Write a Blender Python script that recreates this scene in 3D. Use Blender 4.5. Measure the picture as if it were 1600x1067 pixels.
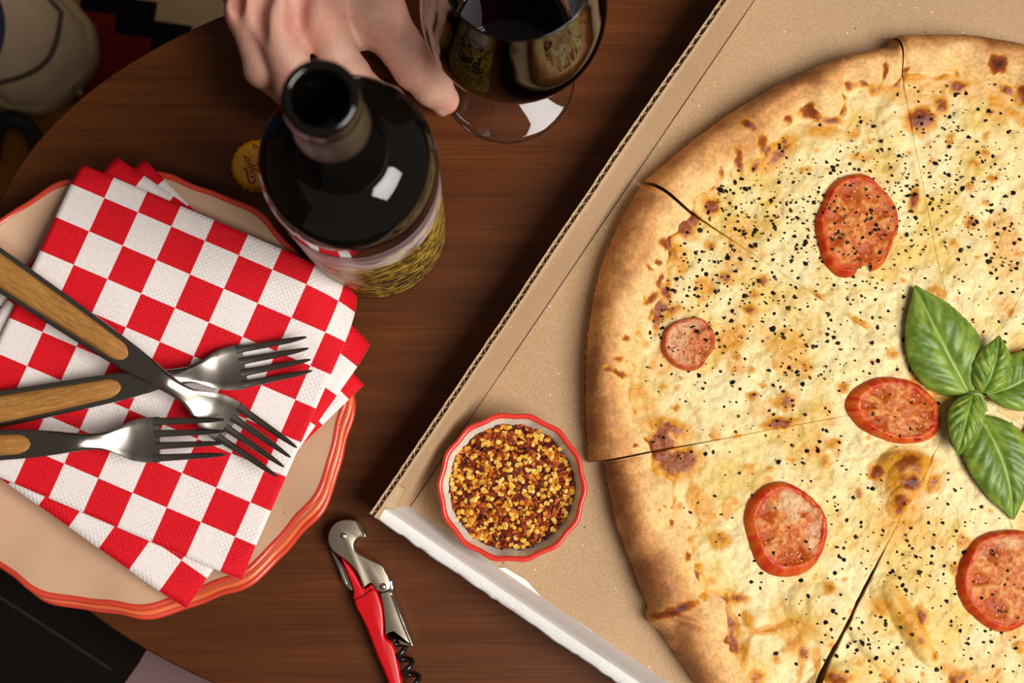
import bpy, bmesh, math, random
import numpy as np
from mathutils import Matrix, Vector

# ------------------------------------------------------------------ camera, world, lights, exposure
scene = bpy.context.scene
for _o in list(bpy.data.objects):
    bpy.data.objects.remove(_o)
COL = scene.collection
TZ = 0.45                      # height of the table top above the floor (m)
HC = 0.77                      # height of the camera above the table top
FPX = 50.0 / 36.0 * 1600.0     # focal length in photo pixels
NADIR = (740.0, 715.0)         # photo pixel straight below the camera


def _cam_rot():
    n = np.array([(NADIR[0] - 800) / FPX, -(NADIR[1] - 533.5) / FPX, -1.0])
    n /= np.linalg.norm(n)
    d = np.array([0, 0, -1.0])
    v = np.cross(n, d)
    K = np.array([[0, -v[2], v[1]], [v[2], 0, -v[0]], [-v[1], v[0], 0]])
    return np.eye(3) + K + K @ K / (1 + n @ d)


CR = _cam_rot()
cam_data = bpy.data.cameras.new('camera')
cam_data.lens = 50
cam_data.sensor_width = 36
cam_data.clip_start = 0.02
cam_data.dof.use_dof = True
cam_data.dof.focus_distance = 0.755
cam_data.dof.aperture_fstop = 9.0
cam = bpy.data.objects.new('camera', cam_data)
M4 = Matrix([list(CR[i]) + [0] for i in range(3)] + [[0, 0, 0, 1]])
cam.matrix_world = Matrix.Translation((0, 0, TZ + HC)) @ M4
COL.objects.link(cam)
scene.camera = cam


def W(px, py, h=0.0):
    """photo pixel -> world x, y on the horizontal plane h metres above the table top"""
    d = CR @ np.array([(px - 800) / FPX, -(py - 533.5) / FPX, -1.0])
    t = (HC - h) / -d[2]
    return np.array([d[0] * t, d[1] * t])


def W3(px, py, h=0.0):
    p = W(px, py, h)
    return np.array([p[0], p[1], TZ + h])


world = bpy.data.worlds.new('room_light')
scene.world = world
world.use_nodes = True
wn = world.node_tree.nodes
wn['Background'].inputs[0].default_value = (1.0, 0.90, 0.80, 1)
wn['Background'].inputs[1].default_value = 0.15


def area(name, loc, target, size, size_y, power, color):
    ld = bpy.data.lights.new(name, 'AREA')
    ld.shape = 'RECTANGLE'
    ld.size = size
    ld.size_y = size_y
    ld.energy = power
    ld.color = color
    lo = bpy.data.objects.new(name, ld)
    lo.location = loc
    lo.rotation_euler = (Vector(target) - Vector(loc)).to_track_quat('-Z', 'Y').to_euler()
    COL.objects.link(lo)
    return lo


key = area('key_softbox', (0.912, -0.324, TZ + 1.510), (0.05, 0.06, TZ), 0.95, 1.0, 17.0, (1.0, 0.965, 0.92))
key.data.spread = math.radians(110)

scene.view_settings.view_transform = 'Standard'
scene.view_settings.look = 'None'
scene.view_settings.gamma = 1
scene.view_settings.use_curve_mapping = False
scene.view_settings.exposure = 0.0
scene.cycles.transparent_max_bounces = 24

# ------------------------------------------------------------------ helpers
rng = np.random.default_rng(7)
random.seed(7)


def lin(r, g, b, a=1.0):
    f = lambda c: (c / 12.92 if c <= 0.04045 else ((c + 0.055) / 1.055) ** 2.4)
    return (f(r / 255), f(g / 255), f(b / 255), a)


def linA(c):
    return np.array(lin(*c)[:3])


def new_obj(name, verts, faces, mat=None, parent=None, smooth=True, cols=None, mats=None, midx=None, loc=None):
    me = bpy.data.meshes.new(name)
    verts = np.asarray(verts, dtype=np.float64)
    if loc is not None:
        verts = verts - np.asarray(loc)
    elif parent is not None:
        verts = verts - np.array(ORG.get(parent.name, (0, 0, 0)))
    if isinstance(faces, np.ndarray):
        nf, k = faces.shape
        me.vertices.add(len(verts))
        me.vertices.foreach_set('co', verts.astype(np.float32).ravel())
        me.loops.add(nf * k)
        me.loops.foreach_set('vertex_index', faces.astype(np.int32).ravel())
        me.polygons.add(nf)
        me.polygons.foreach_set('loop_start', np.arange(0, nf * k, k, dtype=np.int32))
        me.polygons.foreach_set('loop_total', np.full(nf, k, dtype=np.int32))
        me.update(calc_edges=True)
        me.validate()
    else:
        me.from_pydata([tuple(v) for v in verts], [], [tuple(int(i) for i in f) for f in faces])
        me.update()
    for m in (mats or ([mat] if mat else [])):
        me.materials.append(m)
    if midx is not None:
        me.polygons.foreach_set('material_index', np.asarray(midx, dtype=np.int32))
    if cols is not None:
        at = me.color_attributes.new('Col', 'FLOAT_COLOR', 'POINT')
        c4 = np.ones((len(verts), 4), dtype=np.float32)
        c4[:, :3] = cols
        at.data.foreach_set('color', c4.ravel())
    if smooth:
        me.polygons.foreach_set('use_smooth', np.ones(len(me.polygons), dtype=bool))
    o = bpy.data.objects.new(name, me)
    COL.objects.link(o)
    if parent is not None:
        o.parent = parent
    if loc is not None:
        o.location = loc
        ORG[o.name] = tuple(loc)
    else:
        ORG[o.name] = ORG.get(parent.name, (0, 0, 0)) if parent is not None else (0, 0, 0)
    return o


ORG = {}


def thing(name, label, cat, loc, group=None):
    o = bpy.data.objects.new(name, None)
    COL.objects.link(o)
    o.empty_display_size = 0.02
    o.location = tuple(loc)
    ORG[o.name] = tuple(loc)
    o['label'] = label
    o['category'] = cat
    if group:
        o['group'] = group
    return o


def tag(o, label, cat, group=None, kind=None):
    o['label'] = label
    if cat:
        o['category'] = cat
    if group:
        o['group'] = group
    if kind:
        o['kind'] = kind
    return o


def shade_by_angle(o, ang=0.6):
    me = o.data
    me.polygons.foreach_set('use_smooth', np.ones(len(me.polygons), dtype=bool))
    me.set_sharp_from_angle(angle=ang)


# --- numpy noise
_P = np.random.default_rng(3).random((256, 256)).astype(np.float64)


def vnoise(x, y, seed=0):
    x = np.asarray(x, float) + seed * 17.31
    y = np.asarray(y, float) + seed * 9.77
    xi = np.floor(x).astype(int)
    yi = np.floor(y).astype(int)
    fx = x - xi
    fy = y - yi
    fx = fx * fx * fx * (fx * (fx * 6 - 15) + 10)
    fy = fy * fy * fy * (fy * (fy * 6 - 15) + 10)
    a = _P[xi & 255, yi & 255]
    b = _P[(xi + 1) & 255, yi & 255]
    c = _P[xi & 255, (yi + 1) & 255]
    d = _P[(xi + 1) & 255, (yi + 1) & 255]
    return (a * (1 - fx) + b * fx) * (1 - fy) + (c * (1 - fx) + d * fx) * fy


def fbm(x, y, freq, octv=4, seed=0):
    s = 0
    a = 0.5
    tot = 0
    for i in range(octv):
        s = s + a * vnoise(x * freq, y * freq, seed + i * 3)
        tot += a
        freq *= 2.03
        a *= 0.5
    return s / tot


def sstep(a, b, x):
    t = np.clip((x - a) / (b - a), 0, 1)
    return t * t * (3 - 2 * t)


def mixc(c0, c1, f):
    f = np.asarray(f)[..., None]
    return c0 * (1 - f) + c1 * f


# --- grid / lathe / tube / prism meshes
def grid_faces(nu, nv, wrap_u=False, wrap_v=False, off=0):
    iu = np.arange(nu if wrap_u else nu - 1)
    iv = np.arange(nv if wrap_v else nv - 1)
    U, V = np.meshgrid(iu, iv, indexing='ij')
    U2 = (U + 1) % nu
    V2 = (V + 1) % nv
    f = np.stack([U * nv + V, U2 * nv + V, U2 * nv + V2, U * nv + V2], -1).reshape(-1, 4)
    return f + off


def lathe(profile, n=64, rfun=None, zfun=None):
    """profile: list of (r, z); closed in theta"""
    pr = np.asarray(profile, float)
    th = np.linspace(0, 2 * np.pi, n, endpoint=False)
    T, I = np.meshgrid(th, np.arange(len(pr)), indexing='ij')
    Rr = pr[I, 0]
    Zz = pr[I, 1]
    if rfun is not None:
        Rr = Rr * rfun(T, Rr, Zz)
    if zfun is not None:
        Zz = Zz + zfun(T, pr[I, 0], Zz)
    v = np.stack([Rr * np.cos(T), Rr * np.sin(T), Zz], -1).reshape(-1, 3)
    return v, grid_faces(n, len(pr), wrap_u=True)


def catmull(pts, n=6, closed=True):
    pts = np.asarray(pts, float)
    m = len(pts)
    out = []
    rngi = range(m) if closed else range(m - 1)
    for i in rngi:
        if closed:
            p0, p1, p2, p3 = pts[i - 1], pts[i], pts[(i + 1) % m], pts[(i + 2) % m]
        else:
            p0, p1, p2, p3 = pts[max(i - 1, 0)], pts[i], pts[i + 1], pts[min(i + 2, m - 1)]
        for j in range(n):
            t = j / n
            out.append(0.5 * ((2 * p1) + (-p0 + p2) * t + (2 * p0 - 5 * p1 + 4 * p2 - p3) * t * t
                              + (-p0 + 3 * p1 - 3 * p2 + p3) * t ** 3))
    if not closed:
        out.append(pts[-1])
    return np.array(out)


def tube(path, rad, n=10, caps=True):
    path = np.asarray(path, float)
    m = len(path)
    rad = np.broadcast_to(np.asarray(rad, float), (m,))
    tan = np.gradient(path, axis=0)
    tan /= np.linalg.norm(tan, axis=1)[:, None] + 1e-12
    up = np.array([0, 0, 1.0]) if abs(tan[0][2]) < 0.9 else np.array([1.0, 0, 0])
    a = np.cross(tan[0], up)
    a /= np.linalg.norm(a)
    vs = []
    for i in range(m):
        a = a - tan[i] * (a @ tan[i])
        a /= np.linalg.norm(a)
        b = np.cross(tan[i], a)
        th = np.linspace(0, 2 * np.pi, n, endpoint=False)
        vs.append(path[i] + rad[i] * (np.cos(th)[:, None] * a + np.sin(th)[:, None] * b))
    v = np.concatenate(vs)
    f = [tuple(x) for x in grid_faces(m, n, wrap_v=True)]
    if caps:
        f.append(tuple(range(n))[::-1])
        f.append(tuple(range((m - 1) * n, m * n)))
    return v, f


def merge(parts):
    vs = []
    fs = []
    o = 0
    for v, f in parts:
        v = np.asarray(v)
        vs.append(v)
        fs += [tuple(int(i) + o for i in q) for q in f]
        o += len(v)
    return np.concatenate(vs), fs


def poly_area(p):
    x, y = p[:, 0], p[:, 1]
    return 0.5 * np.sum(x * np.roll(y, -1) - np.roll(x, -1) * y)


def prism(outline, z0, z1, bev=0.0006, steps=2):
    """extruded outline (world xy) with a rounded upper and lower edge"""
    p = np.asarray(outline, float)
    if poly_area(p) < 0:
        p = p[::-1]
    e = np.roll(p, -1, 0) - p
    nrm = np.stack([e[:, 1], -e[:, 0]], 1)
    nrm /= np.linalg.norm(nrm, axis=1)[:, None] + 1e-12
    vn = nrm + np.roll(nrm, 1, 0)
    vn /= np.linalg.norm(vn, axis=1)[:, None] + 1e-12
    rings = [(bev, z0), (0, z0 + bev)]
    for i in range(steps + 1):
        a = i / steps * math.pi / 2
        rings.append((bev * (1 - math.cos(a)), z1 - bev + bev * math.sin(a)))
    n = len(p)
    v = []
    for ins, z in rings:
        q = p - vn * ins
        v.append(np.column_stack([q, np.full(n, z)]))
    v = np.concatenate(v)
    f = []
    for k in range(len(rings) - 1):
        for i in range(n):
            j = (i + 1) % n
            f.append((k * n + i, k * n + j, (k + 1) * n + j, (k + 1) * n + i))
    f.append(tuple(range(n))[::-1])
    f.append(tuple(range((len(rings) - 1) * n, len(rings) * n)))
    return v, f


def box_mesh(c, sx, sy, sz, rot=None):
    v = np.array([[x, y, z] for x in (-.5, .5) for y in (-.5, .5) for z in (-.5, .5)]) * np.array([sx, sy, sz])
    if rot is not None:
        v = v @ np.asarray(rot).T
    v = v + np.asarray(c)
    f = [(0, 1, 3, 2), (4, 6, 7, 5), (0, 4, 5, 1), (2, 3, 7, 6), (0, 2, 6, 4), (1, 5, 7, 3)]
    return v, f


# --- signed distance bodies -> one continuous mesh (surface nets)
def cone_sdf(P, a, b, ra, rb):
    a = np.asarray(a, float)
    b = np.asarray(b, float)
    ba = b - a
    t = np.clip(((P - a) @ ba) / (ba @ ba), 0, 1)
    d = np.linalg.norm(P - a - t[..., None] * ba, axis=-1)
    return d - (ra + (rb - ra) * t)


def smin(a, b, k):
    h = np.clip(0.5 + 0.5 * (b - a) / k, 0, 1)
    return b * (1 - h) + a * h - k * h * (1 - h)


def surface_nets(fun, lo, hi, res):
    lo = np.asarray(lo, float)
    hi = np.asarray(hi, float)
    n = np.ceil((hi - lo) / res).astype(int) + 1
    ax = [lo[i] + res * np.arange(n[i]) for i in range(3)]
    P = np.stack(np.meshgrid(*ax, indexing='ij'), -1)
    D = fun(P)
    S = D < 0
    cells = np.zeros(np.array(n) - 1, int)
    for dx in (0, 1):
        for dy in (0, 1):
            for dz in (0, 1):
                cells += S[dx:n[0] - 1 + dx, dy:n[1] - 1 + dy, dz:n[2] - 1 + dz]
    act = (cells > 0) & (cells < 8)
    idx = -np.ones(act.shape, int)
    c = np.argwhere(act)
    idx[act] = np.arange(len(c))
    acc = np.zeros((len(c), 3))
    cnt = np.zeros(len(c))
    corners = [(x, y, z) for x in (0, 1) for y in (0, 1) for z in (0, 1)]
    for i, a in enumerate(corners):
        for b in corners[i + 1:]:
            if sum(abs(np.array(a) - np.array(b))) != 1:
                continue
            da = D[c[:, 0] + a[0], c[:, 1] + a[1], c[:, 2] + a[2]]
            db = D[c[:, 0] + b[0], c[:, 1] + b[1], c[:, 2] + b[2]]
            m = (da < 0) != (db < 0)
            t = np.where(m, da / np.where(m, da - db, 1), 0)
            p = np.array(a)[None] + t[:, None] * (np.array(b) - np.array(a))[None]
            acc += p * m[:, None]
            cnt += m
    v = lo + res * (c + acc / cnt[:, None])
    faces = []
    for axis in range(3):
        o = [0, 1, 2]
        o.remove(axis)
        sl0 = [slice(None)] * 3
        sl1 = [slice(None)] * 3
        sl0[axis] = slice(0, -1)
        sl1[axis] = slice(1, None)
        cr = S[tuple(sl0)] != S[tuple(sl1)]
        e = np.argwhere(cr)
        e = e[(e[:, o[0]] > 0) & (e[:, o[1]] > 0) & (e[:, o[0]] < n[o[0]] - 1) & (e[:, o[1]] < n[o[1]] - 1)]
        def g(d0, d1):
            q = e.copy()
            q[:, o[0]] += d0
            q[:, o[1]] += d1
            return idx[q[:, 0], q[:, 1], q[:, 2]]
        f = np.stack([g(-1, -1), g(0, -1), g(0, 0), g(-1, 0)], 1)
        ins = S[e[:, 0], e[:, 1], e[:, 2]]
        if axis == 1:
            ins = ~ins
        f[~ins] = f[~ins][:, ::-1]
        faces.append(f)
    f = np.concatenate(faces)
    f = f[(f >= 0).all(1)]
    return v, f


# ------------------------------------------------------------------ materials
class NT:
    def __init__(self, name):
        self.m = bpy.data.materials.new(name)
        self.m.use_nodes = True
        self.t = self.m.node_tree
        self.p = self.t.nodes['Principled BSDF']
        self.out = self.t.nodes['Material Output']

    def n(self, typ, **kw):
        nd = self.t.nodes.new(typ)
        for k, v in kw.items():
            if k in nd.inputs:
                nd.inputs[k].default_value = v
            else:
                setattr(nd, k, v)
        return nd

    def l(self, a, b):
        self.t.links.new(a, b)

    def set(self, **kw):
        for k, v in kw.items():
            self.p.inputs[k.replace('_', ' ')].default_value = v
        return self

    def coords(self, kind='Object', scale=(1, 1, 1), rot=(0, 0, 0)):
        tc = self.n('ShaderNodeTexCoord')
        mp = self.n('ShaderNodeMapping')
        mp.inputs['Scale'].default_value = scale
        mp.inputs['Rotation'].default_value = rot
        self.l(tc.outputs[kind], mp.inputs['Vector'])
        return mp.outputs['Vector']

    def noise(self, vec, scale, detail=4, rough=0.55, dist=0.0):
        nd = self.n('ShaderNodeTexNoise')
        nd.inputs['Scale'].default_value = scale
        nd.inputs['Detail'].default_value = detail
        nd.inputs['Roughness'].default_value = rough
        nd.inputs['Distortion'].default_value = dist
        if vec is not None:
            self.l(vec, nd.inputs['Vector'])
        return nd.outputs['Fac']

    def ramp(self, fac, stops, interp='LINEAR'):
        r = self.n('ShaderNodeValToRGB')
        r.color_ramp.interpolation = interp
        el = r.color_ramp.elements
        while len(el) < len(stops):
            el.new(0.5)
        for e, (p, c) in zip(el, stops):
            e.position = p
            e.color = c if len(c) == 4 else tuple(c) + (1,)
        self.l(fac, r.inputs['Fac'])
        return r.outputs['Color']

    def mix(self, fac, a, b, blend='MIX'):
        m = self.n('ShaderNodeMix')
        m.data_type = 'RGBA'
        m.blend_type = blend
        for sock, val in ((m.inputs[0], fac), (m.inputs[6], a), (m.inputs[7], b)):
            if isinstance(val, bpy.types.NodeSocket):
                self.l(val, sock)
            else:
                sock.default_value = val
        return m.outputs[2]

    def math(self, op, a, b=0.0, clamp=False):
        m = self.n('ShaderNodeMath')
        m.operation = op
        m.use_clamp = clamp
        for sock, val in ((m.inputs[0], a), (m.inputs[1], b)):
            if isinstance(val, bpy.types.NodeSocket):
                self.l(val, sock)
            else:
                sock.default_value = val
        return m.outputs[0]

    def bump(self, h, strength, dist=0.001):
        b = self.n('ShaderNodeBump')
        b.inputs['Strength'].default_value = strength
        b.inputs['Distance'].default_value = dist
        self.l(h, b.inputs['Height'])
        self.l(b.outputs['Normal'], self.p.inputs['Normal'])
        return b

    def color(self, c):
        if isinstance(c, bpy.types.NodeSocket):
            self.l(c, self.p.inputs['Base Color'])
        else:
            self.p.inputs['Base Color'].default_value = c
        return self


def simple(name, col, rough=0.5, metal=0.0, bump=None, vary=0.0, coat=0.0):
    t = NT(name)
    t.set(Roughness=rough, Metallic=metal)
    if coat:
        t.p.inputs['Coat Weight'].default_value = coat
        t.p.inputs['Coat Roughness'].default_value = 0.08
    if vary:
        f = t.noise(t.coords(), 60, 4)
        dark = tuple(c * (1 - vary) for c in col[:3]) + (1,)
        lite = tuple(min(1, c * (1 + vary)) for c in col[:3]) + (1,)
        t.color(t.ramp(f, [(0.3, dark), (0.7, lite)]))
    else:
        t.color(col)
    if bump:
        t.bump(t.noise(t.coords(), bump[0], 3), bump[1], 0.001)
    return t.m


def attr_mat(name, rough=0.5, fine=None, bump=None, sss=0.0, coat=0.0, spec=0.5):
    t = NT(name)
    a = t.n('ShaderNodeAttribute')
    a.attribute_name = 'Col'
    c = a.outputs['Color']
    v = t.coords()
    if fine:
        f = t.noise(v, fine[0], 3, 0.6)
        c = t.mix(1.0, c, t.ramp(f, [(0.3, (1 - fine[1],) * 3), (0.7, (1 + fine[1],) * 3)]), 'MULTIPLY')
    t.color(c)
    t.set(Roughness=rough)
    t.p.inputs['Specular IOR Level'].default_value = spec
    if sss:
        t.p.inputs['Subsurface Weight'].default_value = sss
        t.p.inputs['Subsurface Radius'].default_value = (1.0, 0.5, 0.25)
        t.p.inputs['Subsurface Scale'].default_value = 0.003
    if coat:
        t.p.inputs['Coat Weight'].default_value = coat
        t.p.inputs['Coat Roughness'].default_value = 0.12
    if bump:
        h = t.noise(v, bump[0], 4, 0.6)
        t.bump(h, bump[1], bump[2])
    return t.m


# walnut veneer
def wood_mat():
    t = NT('walnut_veneer')
    v = t.coords('Object', (1.6, 26, 26))
    g1 = t.noise(v, 3.0, 8, 0.62, 0.6)
    v2 = t.coords('Object', (6, 420, 420))
    g2 = t.noise(v2, 2.0, 4, 0.6)
    v3 = t.coords('Object', (0.9, 5, 5))
    g3 = t.noise(v3, 2.0, 3, 0.5)
    base = t.ramp(g1, [(0.2, lin(74, 36, 12)), (0.5, lin(92, 48, 18)), (0.8, lin(110, 62, 26))])
    base = t.mix(t.ramp(g2, [(0.42, (0, 0, 0)), (0.66, (1, 1, 1))]), base, t.mix(1.0, base, (0.74, 0.70, 0.68, 1), 'MULTIPLY'))
    base = t.mix(1.0, base, t.ramp(g3, [(0.3, (0.82, 0.80, 0.78)), (0.7, (1.12, 1.08, 1.05))]), 'MULTIPLY')
    t.color(base)
    t.set(Roughness=0.45)
    t.p.inputs['Specular IOR Level'].default_value = 0.2
    t.bump(g2, 0.12, 0.0004)
    return t.m


def kraft_mat(name, c0, c1, speck=True):
    t = NT(name)
    v = t.coords()
    n1 = t.noise(v, 900, 3, 0.7)
    n2 = t.noise(v, 14, 4, 0.5)
    c = t.ramp(n1, [(0.3, c0), (0.7, c1)])
    c = t.mix(1.0, c, t.ramp(n2, [(0.3, (0.94, 0.93, 0.92)), (0.7, (1.04, 1.04, 1.04))]), 'MULTIPLY')
    if speck:
        vo = t.n('ShaderNodeTexVoronoi')
        vo.inputs['Scale'].default_value = 230
        t.l(v, vo.inputs['Vector'])
        sp = t.math('LESS_THAN', vo.outputs['Distance'], 0.10)
        hs = t.n('ShaderNodeSeparateColor')
        t.l(vo.outputs['Color'], hs.inputs[0])
        sp2 = t.math('MULTIPLY', sp, t.math('GREATER_THAN', hs.outputs[0], 0.8))
        c = t.mix(sp2, c, lin(236, 220, 196))
        dk = t.math('MULTIPLY', sp, t.math('LESS_THAN', hs.outputs[0], 0.10))
        c = t.mix(dk, c, lin(96, 70, 48))
    t.color(c)
    t.set(Roughness=0.85)
    t.p.inputs['Specular IOR Level'].default_value = 0.2
    t.bump(n1, 0.15, 0.0005)
    return t.m


M = {}
M['wood'] = wood_mat()
M['wood_edge'] = simple('worn_table_edge', lin(140, 102, 64), 0.6, vary=0.35)
M['kraft'] = kraft_mat('kraft_liner', lin(166, 134, 100), lin(190, 160, 126))
M['kraft_edge'] = kraft_mat('kraft_cut_edge', lin(176, 146, 112), lin(200, 172, 140), False)
M['white_board'] = kraft_mat('white_box_print', lin(222, 218, 214), lin(236, 233, 230), False)
M['steel'] = simple('brushed_fork_steel', lin(140, 132, 124), 0.22, 1.0)
M['steel_worn'] = simple('satin_corkscrew_steel', lin(200, 184, 162), 0.28, 1.0, bump=(400, 0.015))
M['steel_bright'] = simple('bright_steel', lin(205, 200, 195), 0.10, 1.0)
M['red_lacquer'] = simple('red_corkscrew_lacquer', lin(200, 4, 18), 0.28, coat=0.5)
M['black_coat'] = simple('black_nonstick', lin(16, 16, 17), 0.25, coat=0.4)
M['glaze_beige'] = None
# ------------------------------------------------------------------ the setting: floor, rug, table
def floor_mat():
    t = NT('dark_floorboards')
    v = t.coords('Object', (1, 14, 1))
    n = t.noise(v, 3, 6, 0.6)
    t.color(t.ramp(n, [(0.3, lin(46, 28, 18)), (0.7, lin(84, 54, 34))]))
    t.set(Roughness=0.5)
    return t.m


fv, ff = box_mesh((0.2, 0.1, -0.015), 5.0, 5.0, 0.03)
flo = new_obj('floor', fv, ff, floor_mat(), smooth=False)
for _n, _c, _s in (('wall_back', (0.2, 2.62, 1.3), (5.0, 0.04, 2.66)), ('wall_left', (-2.32, 0.1, 1.3), (0.04, 5.0, 2.66))):
    _v, _f = box_mesh(_c, *_s)
    _w = new_obj(_n, _v, _f, simple('warm_wall_paint', lin(150, 128, 106), 0.9), smooth=False)
    _w['kind'] = 'structure'
    _w['label'] = 'plain warm painted wall of the room'
flo['kind'] = 'structure'
flo['label'] = 'dark wooden floor under the rug'

# kilim rug: woven cells, every cell one quad with its yarn colour
def build_rug():
    yarn = [('rug_beige', (172, 144, 104)), ('rug_black', (18, 18, 24)), ('rug_red', (112, 26, 20)),
            ('rug_ochre', (160, 100, 32)), ('rug_mauve', (126, 100, 100)), ('rug_rust', (136, 50, 22))]
    mats = []
    for nme, c in yarn:
        t = NT(nme)
        v = t.coords('Object', (1, 1, 1))
        n1 = t.noise(v, 380, 2, 0.6)
        c0 = lin(*c)
        t.color(t.ramp(n1, [(0.3, tuple(0.72 * x for x in c0[:3])), (0.7, tuple(1.2 * x for x in c0[:3]))]))
        t.set(Roughness=0.95)
        t.p.inputs['Specular IOR Level'].default_value = 0.05
        w = t.n('ShaderNodeTexWave')
        w.inputs['Scale'].default_value = 160
        w.inputs['Distortion'].default_value = 1.0
        t.l(v, w.inputs['Vector'])
        t.bump(w.outputs['Fac'], 0.5, 0.001)
        mats.append(t.m)
    # rug axes follow the stepped diamond seen beyond the table edge
    cell = 0.0165
    ang = math.radians(-8)
    ex = np.array([math.cos(ang), math.sin(ang)])
    ey = np.array([-math.sin(ang), math.cos(ang)])
    o = W(186, 28, -TZ)                     # a corner of the black stepped band
    n0, n1_, m0, m1_ = -40, 66, -62, 30
    nu, nv = n1_ - n0 + 1, m1_ - m0 + 1
    gi, gj = np.meshgrid(np.arange(n0, n1_ + 1), np.arange(m0, m1_ + 1), indexing='ij')
    xy = o + cell * (gi[..., None] * ex + gj[..., None] * ey)
    v = np.concatenate([xy.reshape(-1, 2), np.full((nu * nv, 1), 0.008)], 1)
    f = grid_faces(nu, nv)
    ci, cj = np.meshgrid(np.arange(n0, n1_), np.arange(m0, m1_), indexing='ij')
    # stepped band: drops one cell for every two cells to the right
    s = cj + np.floor(ci / 2.0)
    idx = np.where(s >= 1, 0, np.where(s >= -1, 1, np.where(s >= -6, 2, np.where(s >= -8, 3, 5))))
    idx = np.where((ci < -2) & (s < 3), 3, idx)
    idx = np.where((ci < -2) & (s >= 1), 5, idx)
    idx = np.where((ci < -9), 2, idx)
    idx = np.where(cj < -30, 4, idx)
    # skirt gives the rug its thickness
    vb = v.copy()
    vb[:, 2] = 0.001
    nb = len(v)
    edge = [i * nv for i in range(nu)] + [(nu - 1) * nv + j for j in range(1, nv)] + \
           [i * nv + nv - 1 for i in range(nu - 2, -1, -1)] + [j for j in range(nv - 2, 0, -1)]
    sk = [(edge[i], edge[i - 1], edge[i - 1] + nb, edge[i] + nb) for i in range(len(edge))]
    fa = np.concatenate([f, np.array(sk)])
    mi = np.concatenate([idx.ravel(), np.zeros(len(sk), int)])
    r = new_obj('kilim_rug', np.concatenate([v, vb]), fa, mats=mats, midx=mi, smooth=False)
    tag(r, 'kilim rug with black stepped diamond on beige, red and ochre, lying on the floor', 'rug')


build_rug()

# oval coffee table
def build_table():
    cx, cy, a, b, nn = 0.305, 0.062, 0.575, 0.240, 2.55
    t = thing('coffee_table', 'oval walnut coffee table with a worn dark edge under the meal', 'table', (cx, cy, 0))
    th = np.linspace(0, 2 * np.pi, 220, endpoint=False)
    c, s = np.cos(th), np.sin(th)
    ox = cx + a * np.sign(c) * np.abs(c) ** (2 / nn)
    oy = cy + b * np.sign(s) * np.abs(s) ** (2 / nn)
    out = np.column_stack([ox, oy])
    v, f = prism(out, TZ - 0.022, TZ, 0.0012, 3)
    new_obj('table_top', v, f, M['wood'], t, smooth=False)
    shade_by_angle(t.children[0], 0.7)
    # worn edge band let into the rim
    n = len(out)
    ctr = np.array([cx, cy])
    o2 = out + (out - ctr) / np.linalg.norm(out - ctr, axis=1)[:, None] * 0.0006
    ring = []
    for rr, z in ((out, TZ - 0.0007), (o2, TZ - 0.0022), (o2, TZ - 0.019), (out, TZ - 0.021)):
        ring.append(np.column_stack([rr, np.full(n, z)]))
    rv = np.stack(ring, 1).reshape(-1, 3)
    new_obj('edge_band', rv, grid_faces(n, 4, wrap_u=True), M['wood_edge'], t)
    for sx in (-1, 1):
        for sy in (-1, 1):
            p0 = np.array([cx + sx * 0.40, cy + sy * 0.11, TZ - 0.022])
            p1 = np.array([cx + sx * 0.45, cy + sy * 0.14, 0.0125])
            lv, lf = tube(np.array([p0 + (p1 - p0) * q for q in (0, .3, .7, 1)]), [0.020, 0.018, 0.014, 0.011], 16)
            new_obj('leg', lv, lf, M['wood'], t)
    av, af = prism(np.column_stack([cx + (ox - cx) * 0.82, cy + (oy - cy) * 0.70]), TZ - 0.055, TZ - 0.022, 0.002)
    new_obj('apron', av, af, M['wood'], t, smooth=False)


build_table()
# ------------------------------------------------------------------ pizza box
BOX_C = W(648, 783)                                   # inner corner of the floor, lower left
_e = W(1180, 0) - BOX_C
BA = _e / np.linalg.norm(_e)                          # along the left wall, away from the viewer
BB = np.array([BA[1], -BA[0]])                        # along the front wall, to the right
BL = 0.425


def bx(a, b, z):
    p = BOX_C + BA * a + BB * b
    return np.array([p[0], p[1], TZ + z])


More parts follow.
